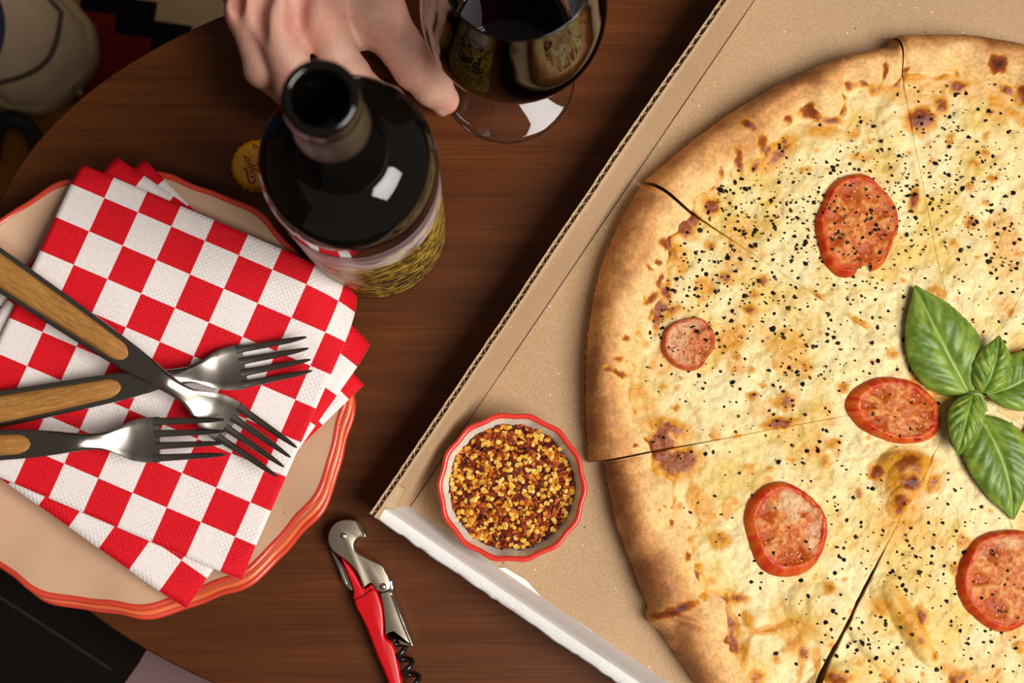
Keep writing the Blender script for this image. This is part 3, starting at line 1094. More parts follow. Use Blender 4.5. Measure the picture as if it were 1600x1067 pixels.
def build_slice(k):
    a0 = CUT[k]
    a1 = CUT[(k + 1) % 8]
    if a1 < a0:
        a1 += 2 * math.pi
    go, gi = CUT_GAP[k]
    go2, gi2 = CUT_GAP[(k + 1) % 8]
    am = 0.5 * (a0 + a1)
    fine = k in (0, 1, 2, 3, 7)
    step = 0.00085 if fine else 0.0016
    nr = int(0.194 / step)
    na = int((a1 - a0) * 0.150 / step)
    u = np.linspace(0, 1, nr)
    s = np.linspace(0, 1, na)
    U, S = np.meshgrid(u, s, indexing='ij')
    th_c = a0 + (a1 - a0) * S
    Rr = R_out(th_c, k)
    # radius: denser towards the outer shoulder
    r = 0.0002 + (Rr - 0.0002) * (U + 0.10 * np.sin(np.pi * U) * U)
    r = np.minimum(r, Rr)
    g0 = np.interp(r, [gi, gi + 0.022, 0.19], [0.00012, go * 0.5, go]) * 0.5 / np.maximum(r, 0.004)
    g1 = np.interp(r, [gi2, gi2 + 0.022, 0.19], [0.00012, go2 * 0.5, go2]) * 0.5 / np.maximum(r, 0.004)
    wob = 0 * r
    tip = 0.0006 * np.exp(-((r - 0.050) / 0.013) ** 2) / np.maximum(r, 0.004)
    g0 = g0 + tip * (k == 3)
    g1 = g1 + tip * (k == 2)
    th = (a0 + g0) + (a1 - g1 - a0 - g0) * S + wob * ((S < 1e-9) | (S > 1 - 1e-9))
    x = PC[0] + r * np.cos(th)
    y = PC[1] + r * np.sin(th)
    _, _, t, z = pizza_fields(x, y, k)
    t = np.where(U > 1 - 1e-9, 0.0, t)
    lift = 0.0042
    # the cut edges of the crust round off slightly
    edge = np.minimum(S, 1 - S) * (a1 - a0) * r
    z = z - 0.0016 * np.exp(-edge / 0.0012) * sstep(1.1, 0.6, t)
    zz = z + 0 * lift
    base = PC + 0.10 * np.array([math.cos(am), math.sin(am)])
    tp = thing('pizza_slice', SLICE_LABEL[k], 'pizza slice', (base[0], base[1], TZ + lift), 'slices of the pizza in the box')
    # crust: top surface plus walls down to the box floor
    top = np.stack([x, y, TZ + lift + zz + bubble(x, y, k) * 0.9], -1)
    col = crust_color(x, y, k, t, z)
    v = top.reshape(-1, 3)
    f = grid_faces(nr, na)[:, ::-1]
    c = col.reshape(-1, 3)
    # border loop: inner tip, one cut, outer rim, other cut
    idx = np.arange(nr * na).reshape(nr, na)
    loop = np.concatenate([idx[:, 0], idx[-1, 1:], idx[-2::-1, -1], idx[0, -2:0:-1]])
    bot = v[loop].copy()
    ctr = np.array([PC[0], PC[1]])
    bot[:, :2] = ctr + (bot[:, :2] - ctr) * 0.975
    bot[:, 2] = TZ + lift
    mid = v[loop].copy()
    mid[:, 2] = TZ + lift + 0.3 * (mid[:, 2] - TZ - lift)
    nl = len(loop)
    n0 = len(v)
    v2 = np.concatenate([v, mid, bot])
    ii = np.arange(nl)
    jj = (ii + 1) % nl
    w1 = np.stack([loop[ii], loop[jj], n0 + jj, n0 + ii], 1)
    w2 = np.stack([n0 + ii, n0 + jj, n0 + nl + jj, n0 + nl + ii], 1)
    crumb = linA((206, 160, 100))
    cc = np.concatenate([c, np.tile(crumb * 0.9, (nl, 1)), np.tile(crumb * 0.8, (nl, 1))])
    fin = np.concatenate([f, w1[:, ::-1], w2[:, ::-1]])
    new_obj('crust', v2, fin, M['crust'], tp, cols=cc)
    # cheese
    hz, q = cheese_height(x, y, k, t, z)
    cv = np.stack([x, y, TZ + lift + hz], -1).reshape(-1, 3)
    ccol = cheese_color(x, y, k, t, q).reshape(-1, 3)
    keep = (t > 0.72).reshape(-1)
    fk = f[keep[f].all(1)]
    used = np.unique(fk)
    remap = -np.ones(len(cv), int)
    remap[used] = np.arange(len(used))
    cvu = cv[used]
    cu = ccol[used]
    fkk = remap[fk]
    # melted lip hanging into the cuts
    lv = []
    lf = []
    lc = []
    nn = len(cvu)
    for colm in (0, na - 1):
        ids = [i for i in idx[:, colm] if remap[i] >= 0]
        st = nn + sum(len(a) for a in lv)
        drop = cv[ids].copy()
        drop[:, 2] -= 0.0026
        lv.append(drop)
        lc.append(ccol[ids] * 0.95)
        for q_ in range(len(ids) - 1):
            quad = [remap[ids[q_]], remap[ids[q_ + 1]], st + q_ + 1, st + q_]
            lf.append(quad if colm == 0 else quad[::-1])
    cvu = np.concatenate([cvu] + lv)
    cu = np.concatenate([cu] + lc)
    fkk = np.concatenate([fkk, np.array(lf)])
    new_obj('cheese', cvu, fkk, M['cheese'], tp, cols=cu)
    PIZZA_SLICES.append((k, tp, a0, a1))
    return tp


for _k in range(8):
    build_slice(_k)


def slice_at(x, y):
    th = math.atan2(y - PC[1], x - PC[0])
    for (k, tp, a0, a1) in PIZZA_SLICES:
        for add in (0, 2 * math.pi, 4 * math.pi):
            if a0 <= th + add < a1:
                return k, tp
    return PIZZA_SLICES[0][:2]


def pizza_top(x, y, k):
    x = np.atleast_1d(np.asarray(x, float))
    y = np.atleast_1d(np.asarray(y, float))
    r, th, t, z = pizza_fields(x, y, k)
    hz, q = cheese_height(x, y, k, t, z)
    return TZ + 0.0042 + np.maximum(hz, z), t


# dried oregano: flat crumpled flakes on every slice
def build_herbs():
    g = np.random.default_rng(44)
    clusters = [(1180, 315, 45, 3.0), (1150, 330, 35, 2), (1310, 262, 45, 2.5), (1340, 310, 60, 2.0), (1290, 330, 40, 2.0), (1240, 320, 50, 1.8), (1070, 420, 30, 3), (1090, 440, 30, 2),
                (1400, 250, 50, 1.5), (1440, 300, 70, 1.2), (1500, 300, 90, 1.2), (1130, 380, 70, 1.0), (1200, 420, 70, 1), (1040, 480, 25, 1.5), (1030, 530, 20, 1.5), (1080, 540, 40, 1.2), (1560, 360, 60, 1.2),
                (1250, 560, 60, .9), (1340, 440, 60, .9), (1330, 350, 60, 1.2), (1540, 980, 40, 1.2), (1370, 1010, 30, 2), (1290, 975, 18, 2.5), (1500, 870, 50, 1.0), (1340, 820, 60, .7), (1390, 880, 30, 1.2), (1220, 500, 80, .7), (1140, 300, 30, 2.0)]
    low = [(1280, 220, 50, 45), (1110, 600, 0, 0), (1130, 880, 60, 60), (1200, 1000, 70, 50), (1060, 760, 50, 60), (1420, 745, 50, 45), (1380, 190, 45, 50)]
    cw = [(*W(px, py, .013), s * 0.00033, w) for (px, py, s, w) in clusters]
    lw = [(*W(px, py, .013), rx * 0.00033 + 1e-6, ry * 0.00033 + 1e-6) for (px, py, rx, ry) in low]
    N = 7600
    rr = 0.172 * np.sqrt(g.random(N))
    aa = g.random(N) * 2 * np.pi
    x = PC[0] + rr * np.cos(aa)
    y = PC[1] + rr * np.sin(aa)
    dens = np.full(N, 0.19)
    for (cx, cy, s, w) in cw:
        dens += 0.24 * w * np.exp(-((x - cx) ** 2 + (y - cy) ** 2) / (2 * s * s))
    for (cx, cy, rx, ry) in lw:
        dens *= 1 - 0.93 * np.exp(-(((x - cx) / rx) ** 2 + ((y - cy) / ry) ** 2))
    keep = g.random(N) < dens
    for c_ in CUT:
        da = np.abs((aa - c_ + np.pi) % (2 * np.pi) - np.pi)
        keep &= rr * np.sin(np.minimum(da, np.pi / 2)) > 0.0019
    x, y = x[keep], y[keep]
    per = {k: [[], [], []] for k in range(8)}
    kk = np.array([slice_at(px, py)[0] for px, py in zip(x, y)])
    ZZ = np.zeros(len(x))
    TT = np.zeros(len(x))
    for k in range(8):
        m = kk == k
        if m.any():
            ZZ[m], TT[m] = pizza_top(x[m], y[m], k)
    for px, py, k, z_, t_ in zip(x, y, kk, ZZ, TT):
        zz = [z_]
        if t_ < 1.0 + 0.12 * g.random():
            continue
        n = g.integers(4, 7)
        sz = 0.00044 + 0.00105 * g.random() ** 2.2
        asp = 0.45 + 0.8 * g.random()
        rot = g.random() * 6.28
        th = np.linspace(0, 2 * np.pi, n, endpoint=False) + g.random(n) * 0.6
        rad = sz * (0.6 + 0.7 * g.random(n))
        lx = rad * np.cos(th)
        ly = rad * np.sin(th) * asp
        wx = lx * math.cos(rot) - ly * math.sin(rot)
        wy = lx * math.sin(rot) + ly * math.cos(rot)
        lift = 0.00018 + 0.0004 * g.random(n)
        V, F, C = per[k]
        s0 = len(V)
        base = zz[0] + 0.00012
        c = [linA((34, 30, 16)), linA((52, 46, 22)), linA((26, 22, 16)), linA((70, 62, 34))][g.choice(4, p=[.45, .2, .28, .07])] * (0.8 + .4 * g.random())
        for q in range(n):
            V.append((px + wx[q], py + wy[q], base + lift[q]))
            C.append(c)
        V.append((px, py, base + 0.0005 + 0.0003 * g.random()))
        C.append(c * 1.15)
        V.append((px, py, base - 0.0003))
        C.append(c)
        for q in range(n):
            F.append((s0 + q, s0 + (q + 1) % n, s0 + n))
            F.append((s0 + (q + 1) % n, s0 + q, s0 + n + 1))
    for (k, tp, a0, a1) in PIZZA_SLICES:
        V, F, C = per[k]
        if V:
            o = new_obj('herb_flakes', np.array(V), np.array(F), M['herb'], tp, smooth=False, cols=np.array(C))
            o['kind'] = 'stuff'
            o['label'] = 'dark dried herb flakes sprinkled over the cheese'


build_herbs()
# ------------------------------------------------------------------ stacked scalloped plates
def glaze(name, c, rough=0.22, speck=True):
    t = NT(name)
    v = t.coords()
    n = t.noise(v, 30, 4)
    cc = t.ramp(n, [(0.3, tuple(0.93 * x for x in lin(*c)[:3])), (0.7, tuple(1.05 * x for x in lin(*c)[:3]))])
    if speck:
        vo = t.n('ShaderNodeTexVoronoi')
        vo.inputs['Scale'].default_value = 160
        t.l(v, vo.inputs['Vector'])
        hs = t.n('ShaderNodeSeparateColor')
        t.l(vo.outputs['Color'], hs.inputs[0])
        sp = t.math('MULTIPLY', t.math('LESS_THAN', vo.outputs['Distance'], 0.07), t.math('GREATER_THAN', hs.outputs[0], 0.86))
        cc = t.mix(sp, cc, lin(96, 66, 44))
    t.color(cc)
    t.set(Roughness=rough)
    t.p.inputs['Coat Weight'].default_value = 0.3
    return t.m


M['glaze_beige'] = glaze('cream_stoneware_glaze', (206, 167, 136))
M['glaze_red'] = glaze('red_rim_glaze', (206, 66, 44), 0.3, False)
M['glaze_orange'] = glaze('orange_rim_glaze', (222, 104, 62), 0.3, False)
PL_PX = (204, 607)
PLATE_C = W(*PL_PX, 0.03)


def scallop(n, amp, ph):
    def f(T):
        w = np.cos(n * T + ph)
        w = np.sign(w) * np.abs(w) ** 0.8
        return amp * w + 0.35 * amp * np.cos(2 * n * T + ph * 2 + 0.7)
    return f


PLATE_R = 0.1115


def build_plate(i, off, rot, label, rim_mat):
    z0 = TZ + 0.0074 * i + 0.0003
    c = PLATE_C + off
    t = thing('scalloped_plate', label, 'plate', (c[0], c[1], z0), 'stacked scalloped plates')
    R = PLATE_R
    sc = scallop(13, 0.011, rot)
    rf = lambda T, r, z: 1 + sc(T) * np.clip((r / R - 0.45) / 0.55, 0, 1) ** 2
    zf = lambda T, r, z: 0.0016 * np.cos(13 * T + rot + 0.9) * np.clip((r / R - 0.72) / 0.28, 0, 1) ** 2
    prof = [(0.0002, 0.0050), (0.03, 0.0050), (0.055, 0.0052), (0.066, 0.0060), (0.074, 0.0085), (0.080, 0.0120), (0.088, 0.0150),
            (0.097, 0.0172), (0.104, 0.0190), (R - 0.0026, 0.0206)]
    outer = [(R - 0.0016, 0.0164), (0.102, 0.0146), (0.094, 0.0120), (0.084, 0.0085), (0.074, 0.0040), (0.064, 0.0012), (0.060, 0.0000), (0.056, 0.0012), (0.03, 0.0015), (0.0002, 0.0015)]
    v, f = lathe(prof, 208, rf, zf)
    v2, f2 = lathe(outer, 208, rf, zf)
    vv = np.concatenate([v, v2]) + np.array([c[0], c[1], z0])
    new_obj('plate_body', vv, np.concatenate([f, f2 + len(v)]), M['glaze_beige'], t)
    rim = [(R - 0.0030, 0.0204), (R - 0.0020, 0.0212), (R - 0.0006, 0.0213), (R + 0.0004, 0.0203), (R + 0.0003, 0.0186), (R - 0.0006, 0.0172), (R - 0.0020, 0.0160)]
    v3, f3 = lathe(rim, 208, rf, zf)
    o = new_obj('painted_rim', v3 + np.array([c[0], c[1], z0]), f3, rim_mat, t)
    o['label'] = 'red painted rim'


_px = 1 / 2900.0
build_plate(0, np.array([6, -17]) * _px, 0.30, 'bottom plate of the stack, cream with a wavy red rim', M['glaze_red'])
build_plate(1, np.array([4, -9]) * _px, 0.15, 'middle plate of the stack, cream with a wavy red rim', M['glaze_orange'])
build_plate(2, np.array([0, 0]) * _px, 0.0, 'top plate of the stack, cream with wavy red rim, under the napkins', M['glaze_red'])
PLATE_TOP = 0.0074 * 2 + 0.0213

# ------------------------------------------------------------------ paper napkins
M['paper_edge'] = simple('napkin_paper_edge', lin(232, 214, 210), 0.85)
SQ = 0.01865        # one printed check


def napkin_mat(name, ph_u, ph_v):
    t = NT(name)
    a = t.n('ShaderNodeAttribute')
    a.attribute_name = 'Flat'
    sx = t.n('ShaderNodeSeparateXYZ')
    t.l(a.outputs['Vector'], sx.inputs[0])
    u = t.math('ADD', t.math('DIVIDE', sx.outputs[0], SQ), ph_u)
    v = t.math('ADD', t.math('DIVIDE', sx.outputs[1], SQ), ph_v)
    par = t.math('MODULO', t.math('ADD', t.math('FLOOR', u), t.math('FLOOR', v)), 2.0)
    n = t.noise(a.outputs['Vector'], 500, 3, 0.6)
    red = t.ramp(n, [(0.3, lin(200, 6, 22)), (0.7, lin(222, 14, 34))])
    wht = t.ramp(n, [(0.3, lin(226, 214, 208)), (0.7, lin(240, 230, 226))])
    edge = t.noise(a.outputs['Vector'], 1400, 2)
    t.color(t.mix(t.math('GREATER_THAN', par, 0.5), red, wht))
    t.set(Roughness=0.75)
    t.p.inputs['Specular IOR Level'].default_value = 0.25
    # embossed dots, strongest towards the borders of the folded napkin
    def dots(s, o):
        mp = t.n('ShaderNodeMapping')
        mp.inputs['Scale'].default_value = (s, s, s)
        mp.inputs['Rotation'].default_value = (0, 0, 0.785)
        mp.inputs['Location'].default_value = (o, o, 0)
        t.l(a.outputs['Vector'], mp.inputs['Vector'])
        fr = t.n('ShaderNodeVectorMath')
        fr.operation = 'FRACTION'
        t.l(mp.outputs['Vector'], fr.inputs[0])
        sb = t.n('ShaderNodeVectorMath')
        sb.operation = 'SUBTRACT'
        t.l(fr.outputs[0], sb.inputs[0])
        sb.inputs[1].default_value = (0.5, 0.5, 0)
        ml = t.n('ShaderNodeVectorMath')
        ml.operation = 'MULTIPLY'
        t.l(sb.outputs[0], ml.inputs[0])
        ml.inputs[1].default_value = (1, 1, 0)
        ln = t.n('ShaderNodeVectorMath')
        ln.operation = 'LENGTH'
        t.l(ml.outputs[0], ln.inputs[0])
        return t.math('SUBTRACT', 1.0, t.math('MULTIPLY', ln.outputs['Value'], 2.6), clamp=True)
    d = dots(520, 0)
    m = t.ramp(t.noise(a.outputs['Vector'], 46, 2, 0.4, 0.8), [(0.42, (0, 0, 0)), (0.55, (1, 1, 1))])
    vborder = t.ramp(t.math('ADD', sx.outputs[0], t.math('MULTIPLY', sx.outputs[1], 0.25)), [(0.035, (0.1, 0.1, 0.1)), (0.075, (1, 1, 1))])
    hgt = t.math('MULTIPLY', t.math('MULTIPLY', d, m), vborder)
    hh = t.math('ADD', t.math('MULTIPLY', hgt, 1.0), t.math('MULTIPLY', n, 0.10))
    t.bump(hh, 0.6, 0.0004)
    return t.m


def build_napkin(name_i, corner, along_px, lu, lv, z, ph, label, layers=4, res=56, bend0=0.098, rb=0.030):
    h = z - TZ
    O = W(*corner, h)
    d = W(corner[0] + along_px[0], corner[1] + along_px[1], h) - O
    eu = d / np.linalg.norm(d)
    ev = np.array([eu[1], -eu[0]])
    c = O + eu * lu / 2 + ev * lv / 2
    t = thing('paper_napkin', label, 'napkin', (c[0], c[1], z), 'checked paper napkins on the plates')
    mat = napkin_mat('checked_napkin_%d' % name_i, *ph)
    thk = 0.0005
    for L in range(layers):
        inset = 0.0007 * (layers - 1 - L) * (1 if L % 2 else 0.6)
        uu = np.linspace(inset, lu - inset * 0.6, res)
        vv = np.linspace(inset * 0.7, lv - inset * 1.2, res)
        U, V = np.meshgrid(uu, vv, indexing='ij')
        xy = O + U[..., None] * eu + V[..., None] * ev
        zz = np.full(U.shape, z + L * (thk + 0.00022))
        zz = zz + 0.0012 * (fbm(U, V, 16, 3, 5 + name_i) - 0.5) + 0.0004 * (fbm(U, V, 45, 2, 15 + name_i + L) - 0.5)
        rel = xy - PLATE_C
        rho = np.linalg.norm(rel, axis=-1)
        ang = np.arctan2(rel[..., 1], rel[..., 0])
        # the corner beside the bottle hangs over the plate edge
        eb = np.array([math.cos(0.36), math.sin(0.36)])
        sb_ = rel @ eb
        Lb = np.clip(sb_ - bend0, 0, None)
        q = np.minimum(Lb / rb, 1.7)
        xy = xy + (np.where(Lb > 0, bend0 + rb * np.sin(q) - sb_, 0))[..., None] * eb
        zz = zz - np.where(Lb > 0, rb * (1 - np.cos(q)), 0)
        # other corners sag a little beyond the rim
        zz = zz - 0.35 * np.clip(rho - 0.106, 0, None) * (Lb <= 0)
        top = np.concatenate([xy, zz[..., None]], -1).reshape(-1, 3)
        bot = top.copy()
        bot[:, 2] -= thk
        n = res * res
        f = grid_faces(res, res)[:, ::-1]
        idx = np.arange(n).reshape(res, res)
        loop = np.concatenate([idx[:-1, 0], idx[-1, :-1], idx[:0:-1, -1], idx[0, :0:-1]])
        nl = len(loop)
        jj = np.roll(loop, -1)
        side = np.stack([loop, jj, jj + n, loop + n], 1)
        o = new_obj('top_layer' if L == layers - 1 else 'folded_layer', np.concatenate([top, bot]),
                    np.concatenate([f, f[:, ::-1] + n, side]), None, t, mats=[mat, M['paper_edge']],
                    midx=np.concatenate([np.zeros(2 * len(f), int), np.ones(len(side), int)]))
        at = o.data.attributes.new('Flat', 'FLOAT_VECTOR', 'POINT')
        fl = np.zeros((2 * n, 3), np.float32)
        fl[:n, 0] = U.ravel()
        fl[:n, 1] = V.ravel()
        fl[n:] = fl[:n]
        at.data.foreach_set('vector', fl.ravel())
    return t


NZ = TZ + PLATE_TOP + 0.0042
build_napkin(3, (224, 247), (345, 352), 0.1640, 0.1450, NZ, (10.15, 10.4), 'bottom checked napkin, only its turned corners showing on the plate', 3, 44, rb=0.030)
build_napkin(2, (180, 243), (405, 283), 0.1650, 0.1660, NZ + 0.0030, (10.0, 10.1), 'middle checked napkin turned slightly clockwise under the top one', 4, 44, rb=0.030)
build_napkin(1, (127, 256), (265, 113), 0.1605, 0.1608, NZ + 0.0066, (10.0, 10.38), 'top checked napkin carrying the three forks', 4, 64)
NTOP = NZ + 0.0066 + 0.0028

# ------------------------------------------------------------------ forks
def wood_handle():
    t = NT('oak_fork_scale')
    v = t.coords('Object', (40, 900, 900))
    n = t.noise(v, 1.0, 6, 0.6, 0.4)
    v2 = t.coords('Object', (160, 3200, 3200))
    n2 = t.noise(v2, 1.0, 3, 0.6)
    c = t.ramp(n, [(0.25, lin(136, 86, 36)), (0.5, lin(176, 122, 60)), (0.75, lin(196, 146, 82))])
    c = t.mix(t.ramp(n2, [(0.5, (0, 0, 0)), (0.72, (0.7, 0.7, 0.7))]), c, lin(120, 76, 34))
    t.color(c)
    t.set(Roughness=0.45)
    t.bump(n2, 0.2, 0.0003)
    return t.m


M['oak'] = wood_handle()
M['tang'] = simple('dull_tang_steel', lin(132, 122, 112), 0.33, 1.0)
FL = 0.205      # fork length
_fs = np.array([0.000, 0.03, 0.06, 0.09, 0.114, 0.130, 0.139, 0.146, 0.152, 0.158, 0.165, 0.172])
_fw = np.array([0.0195, 0.0190, 0.0175, 0.0155, 0.0135, 0.0098, 0.0078, 0.0082, 0.0130, 0.0195, 0.0222, 0.0226]) / 2
_fz = np.array([0.0025, 0.0045, 0.0070, 0.0105, 0.0138, 0.0146, 0.0128, 0.0096, 0.0066, 0.0046, 0.0034, 0.0026])


def fork_meshes():
    parts = {}
    # tang + neck + palm: swept flat section
    s = np.concatenate([np.linspace(0, 0.125, 40), np.linspace(0.127, 0.1715, 36)])
    fw = np.interp(s, _fs, _fw)
    ker = np.array([1, 2, 3, 2, 1]) / 9
    fw = np.concatenate([fw[:2], np.convolve(fw, ker, 'valid'), fw[-2:]])
    fz = np.interp(s, _fs, _fz)
    fz = np.concatenate([fz[:2], np.convolve(fz, ker, 'valid'), fz[-2:]])
    th = np.interp(s, [0, 0.114, 0.135, 0.150, 0.172], [0.0030, 0.0030, 0.0042, 0.0026, 0.0019])
    dish = np.interp(s, [0, 0.140, 0.160, 0.172], [0, 0, 0.0012, 0.0008])
    dome = np.interp(s, [0, 0.118, 0.135, 0.150, 0.172], [0.0, 0.0, 0.0010, 0.0004, 0])
    m = 13
    q = np.linspace(-1, 1, m)
    top = np.zeros((len(s), m, 3))
    bot = np.zeros((len(s), m, 3))
    for i in range(len(s)):
        rnd = 1 - np.clip((np.abs(q) - 0.86) / 0.14, 0, 1) ** 2 * 0.35
        top[i, :, 0] = s[i]
        top[i, :, 1] = q * fw[i]
        top[i, :, 2] = fz[i] + dish[i] * q ** 2 + dome[i] * (1 - q ** 2) - 0 + th[i] * 0.5 * rnd
        bot[i, :, 0] = s[i]
        bot[i, :, 1] = q * fw[i]
        bot[i, :, 2] = fz[i] + dish[i] * q ** 2 - th[i] * 0.5 * rnd
    ring = np.concatenate([top, bot[:, ::-1]], 1)
    n, k = ring.shape[:2]
    v = ring.reshape(-1, 3)
    f = [tuple(x) for x in grid_faces(n, k, wrap_v=True)] + [tuple(range(k))[::-1], tuple(range((n - 1) * k, n * k))]
    parts['shaft'] = (v, f)
    # tines
    tines = []
    for j in range(4):
        y0 = (-1.5 + j) * 0.0060
        m2 = 18
        ss = np.linspace(0.1690, 0.205, m2)
        tt = (ss - ss[0]) / (ss[-1] - ss[0])
        hw = np.interp(tt, [0, .1, .75, .95, 1], [0.0022, 0.0018, 0.00135, 0.0008, 0.00035])
        yc = y0 * (1 - 0.05 * tt)
        zc = np.interp(ss, [0.165, 0.170, 0.178, 0.188, 0.198, 0.205], [0.0034, 0.0030, 0.0026, 0.0032, 0.0056, 0.0082]) + 0.0011 * (abs(y0) / 0.009) ** 2
        hz = np.interp(tt, [0, .8, 1], [0.00105, 0.0009, 0.0003])
        sec = np.array([(-1, -.55), (-.7, -1), (.7, -1), (1, -.55), (1, .55), (.7, 1), (-.7, 1), (-1, .55)])
        ring = np.zeros((m2, 8, 3))
        ring[:, :, 0] = ss[:, None]
        ring[:, :, 1] = yc[:, None] + hw[:, None] * sec[None, :, 0]
        ring[:, :, 2] = zc[:, None] + hz[:, None] * sec[None, :, 1]
        tines.append((ring.reshape(-1, 3), [tuple(x) for x in grid_faces(m2, 8, wrap_v=True)] + [tuple(range(8))[::-1], tuple(range((m2 - 1) * 8, m2 * 8))]))
    parts['tines'] = tines
    # wooden scale: domed strip with a round front end
    s = np.concatenate([np.linspace(0.004, 0.100, 30), np.linspace(0.1015, 0.1115, 16)])
    hw = np.interp(s, _fs, _fw) - 0.0021
    hw = hw * np.sqrt(np.clip(1 - np.clip((s - 0.1045) / 0.0071, 0, 1) ** 2, 0.0, 1))
    zt = np.interp(s, _fs, _fz)
    q = np.linspace(-1, 1, 11)
    top = np.zeros((len(s), 11, 3))
    top[:, :, 0] = s[:, None]
    top[:, :, 1] = hw[:, None] * q[None]
    fall = np.interp(s, [0.004, 0.008, 0.100, 0.1115], [0.3, 1, 1, 0.35])
    top[:, :, 2] = zt[:, None] + 0.0012 + 0.0027 * fall[:, None] * np.clip(1 - np.abs(q[None]) ** 3.5, 0, 1) ** 0.6
    b = top[:, ::-1].copy()
    b[:, :, 2] = zt[:, None] + 0.0008
    ring = np.concatenate([top, b], 1)
    n, k = ring.shape[:2]
    parts['scale_top'] = (ring.reshape(-1, 3), [tuple(x) for x in grid_faces(n, k, wrap_v=True)] + [tuple(range(k))[::-1], tuple(range((n - 1) * k, n * k))])
    low = ring.copy()
    low[:, :, 2] = 2 * zt[:, None] - ring[:, :, 2]
    parts['scale_low'] = (low.reshape(-1, 3)[:, :], [tuple(x)[::-1] for x in grid_faces(n, k, wrap_v=True)] + [tuple(range(k)), tuple(range((n - 1) * k, n * k))[::-1]])
    return parts


FORK_PROTO = None


def build_fork(wood_end_px, tip_px, z, label, pitch=0.0, roll=0.0):
    global FORK_PROTO
    h = z - TZ
    a = W(*wood_end_px, h + 0.016)
    b = W(*tip_px, h + 0.008)
    d = (b - a) / np.linalg.norm(b - a)
    org = b - d * FL
    ang = math.atan2(d[1], d[0])
    t = thing('dinner_fork', label, 'fork', (org[0], org[1], z), 'forks lying on the napkins')
    t.rotation_euler = (roll, pitch, ang)
    ORG[t.name] = (0, 0, 0)
    if FORK_PROTO is None:
        P = fork_meshes()
        FORK_PROTO = []
        o = new_obj('shaft', *P['shaft'], M['tang'], t, smooth=False)
        shade_by_angle(o, 0.9)
        FORK_PROTO.append(o)
        for tn in P['tines']:
            o = new_obj('tine', *tn, M['steel'], t, smooth=False)
            shade_by_angle(o, 0.9)
            FORK_PROTO.append(o)
        for nm in ('scale_top', 'scale_low'):
            o = new_obj('wooden_scale', *P[nm], M['oak'], t, smooth=False)
            shade_by_angle(o, 1.0)
            FORK_PROTO.append(o)
        FORK_PROTO[0].data.materials.clear()
        FORK_PROTO[0].data.materials.append(M['steel'])
    else:
        for s_ in FORK_PROTO:
            c = s_.copy()
            COL.objects.link(c)
            c.parent = t
    return t


FZ = NTOP - 0.0005
build_fork((212, 599), (484, 553), FZ, 'fork pointing right, the one whose neck lies under another fork', 0.0)
build_fork((218, 571), (448, 722), FZ + 0.0078, 'fork lying diagonally from the upper left across another fork', 0.012)
build_fork((89, 692), (357, 683), FZ + 0.0056, 'lowest fork in the picture, its tines over the diagonal fork', -0.030)
# ------------------------------------------------------------------ wine bottle
BOT = W(589, 361, 0)


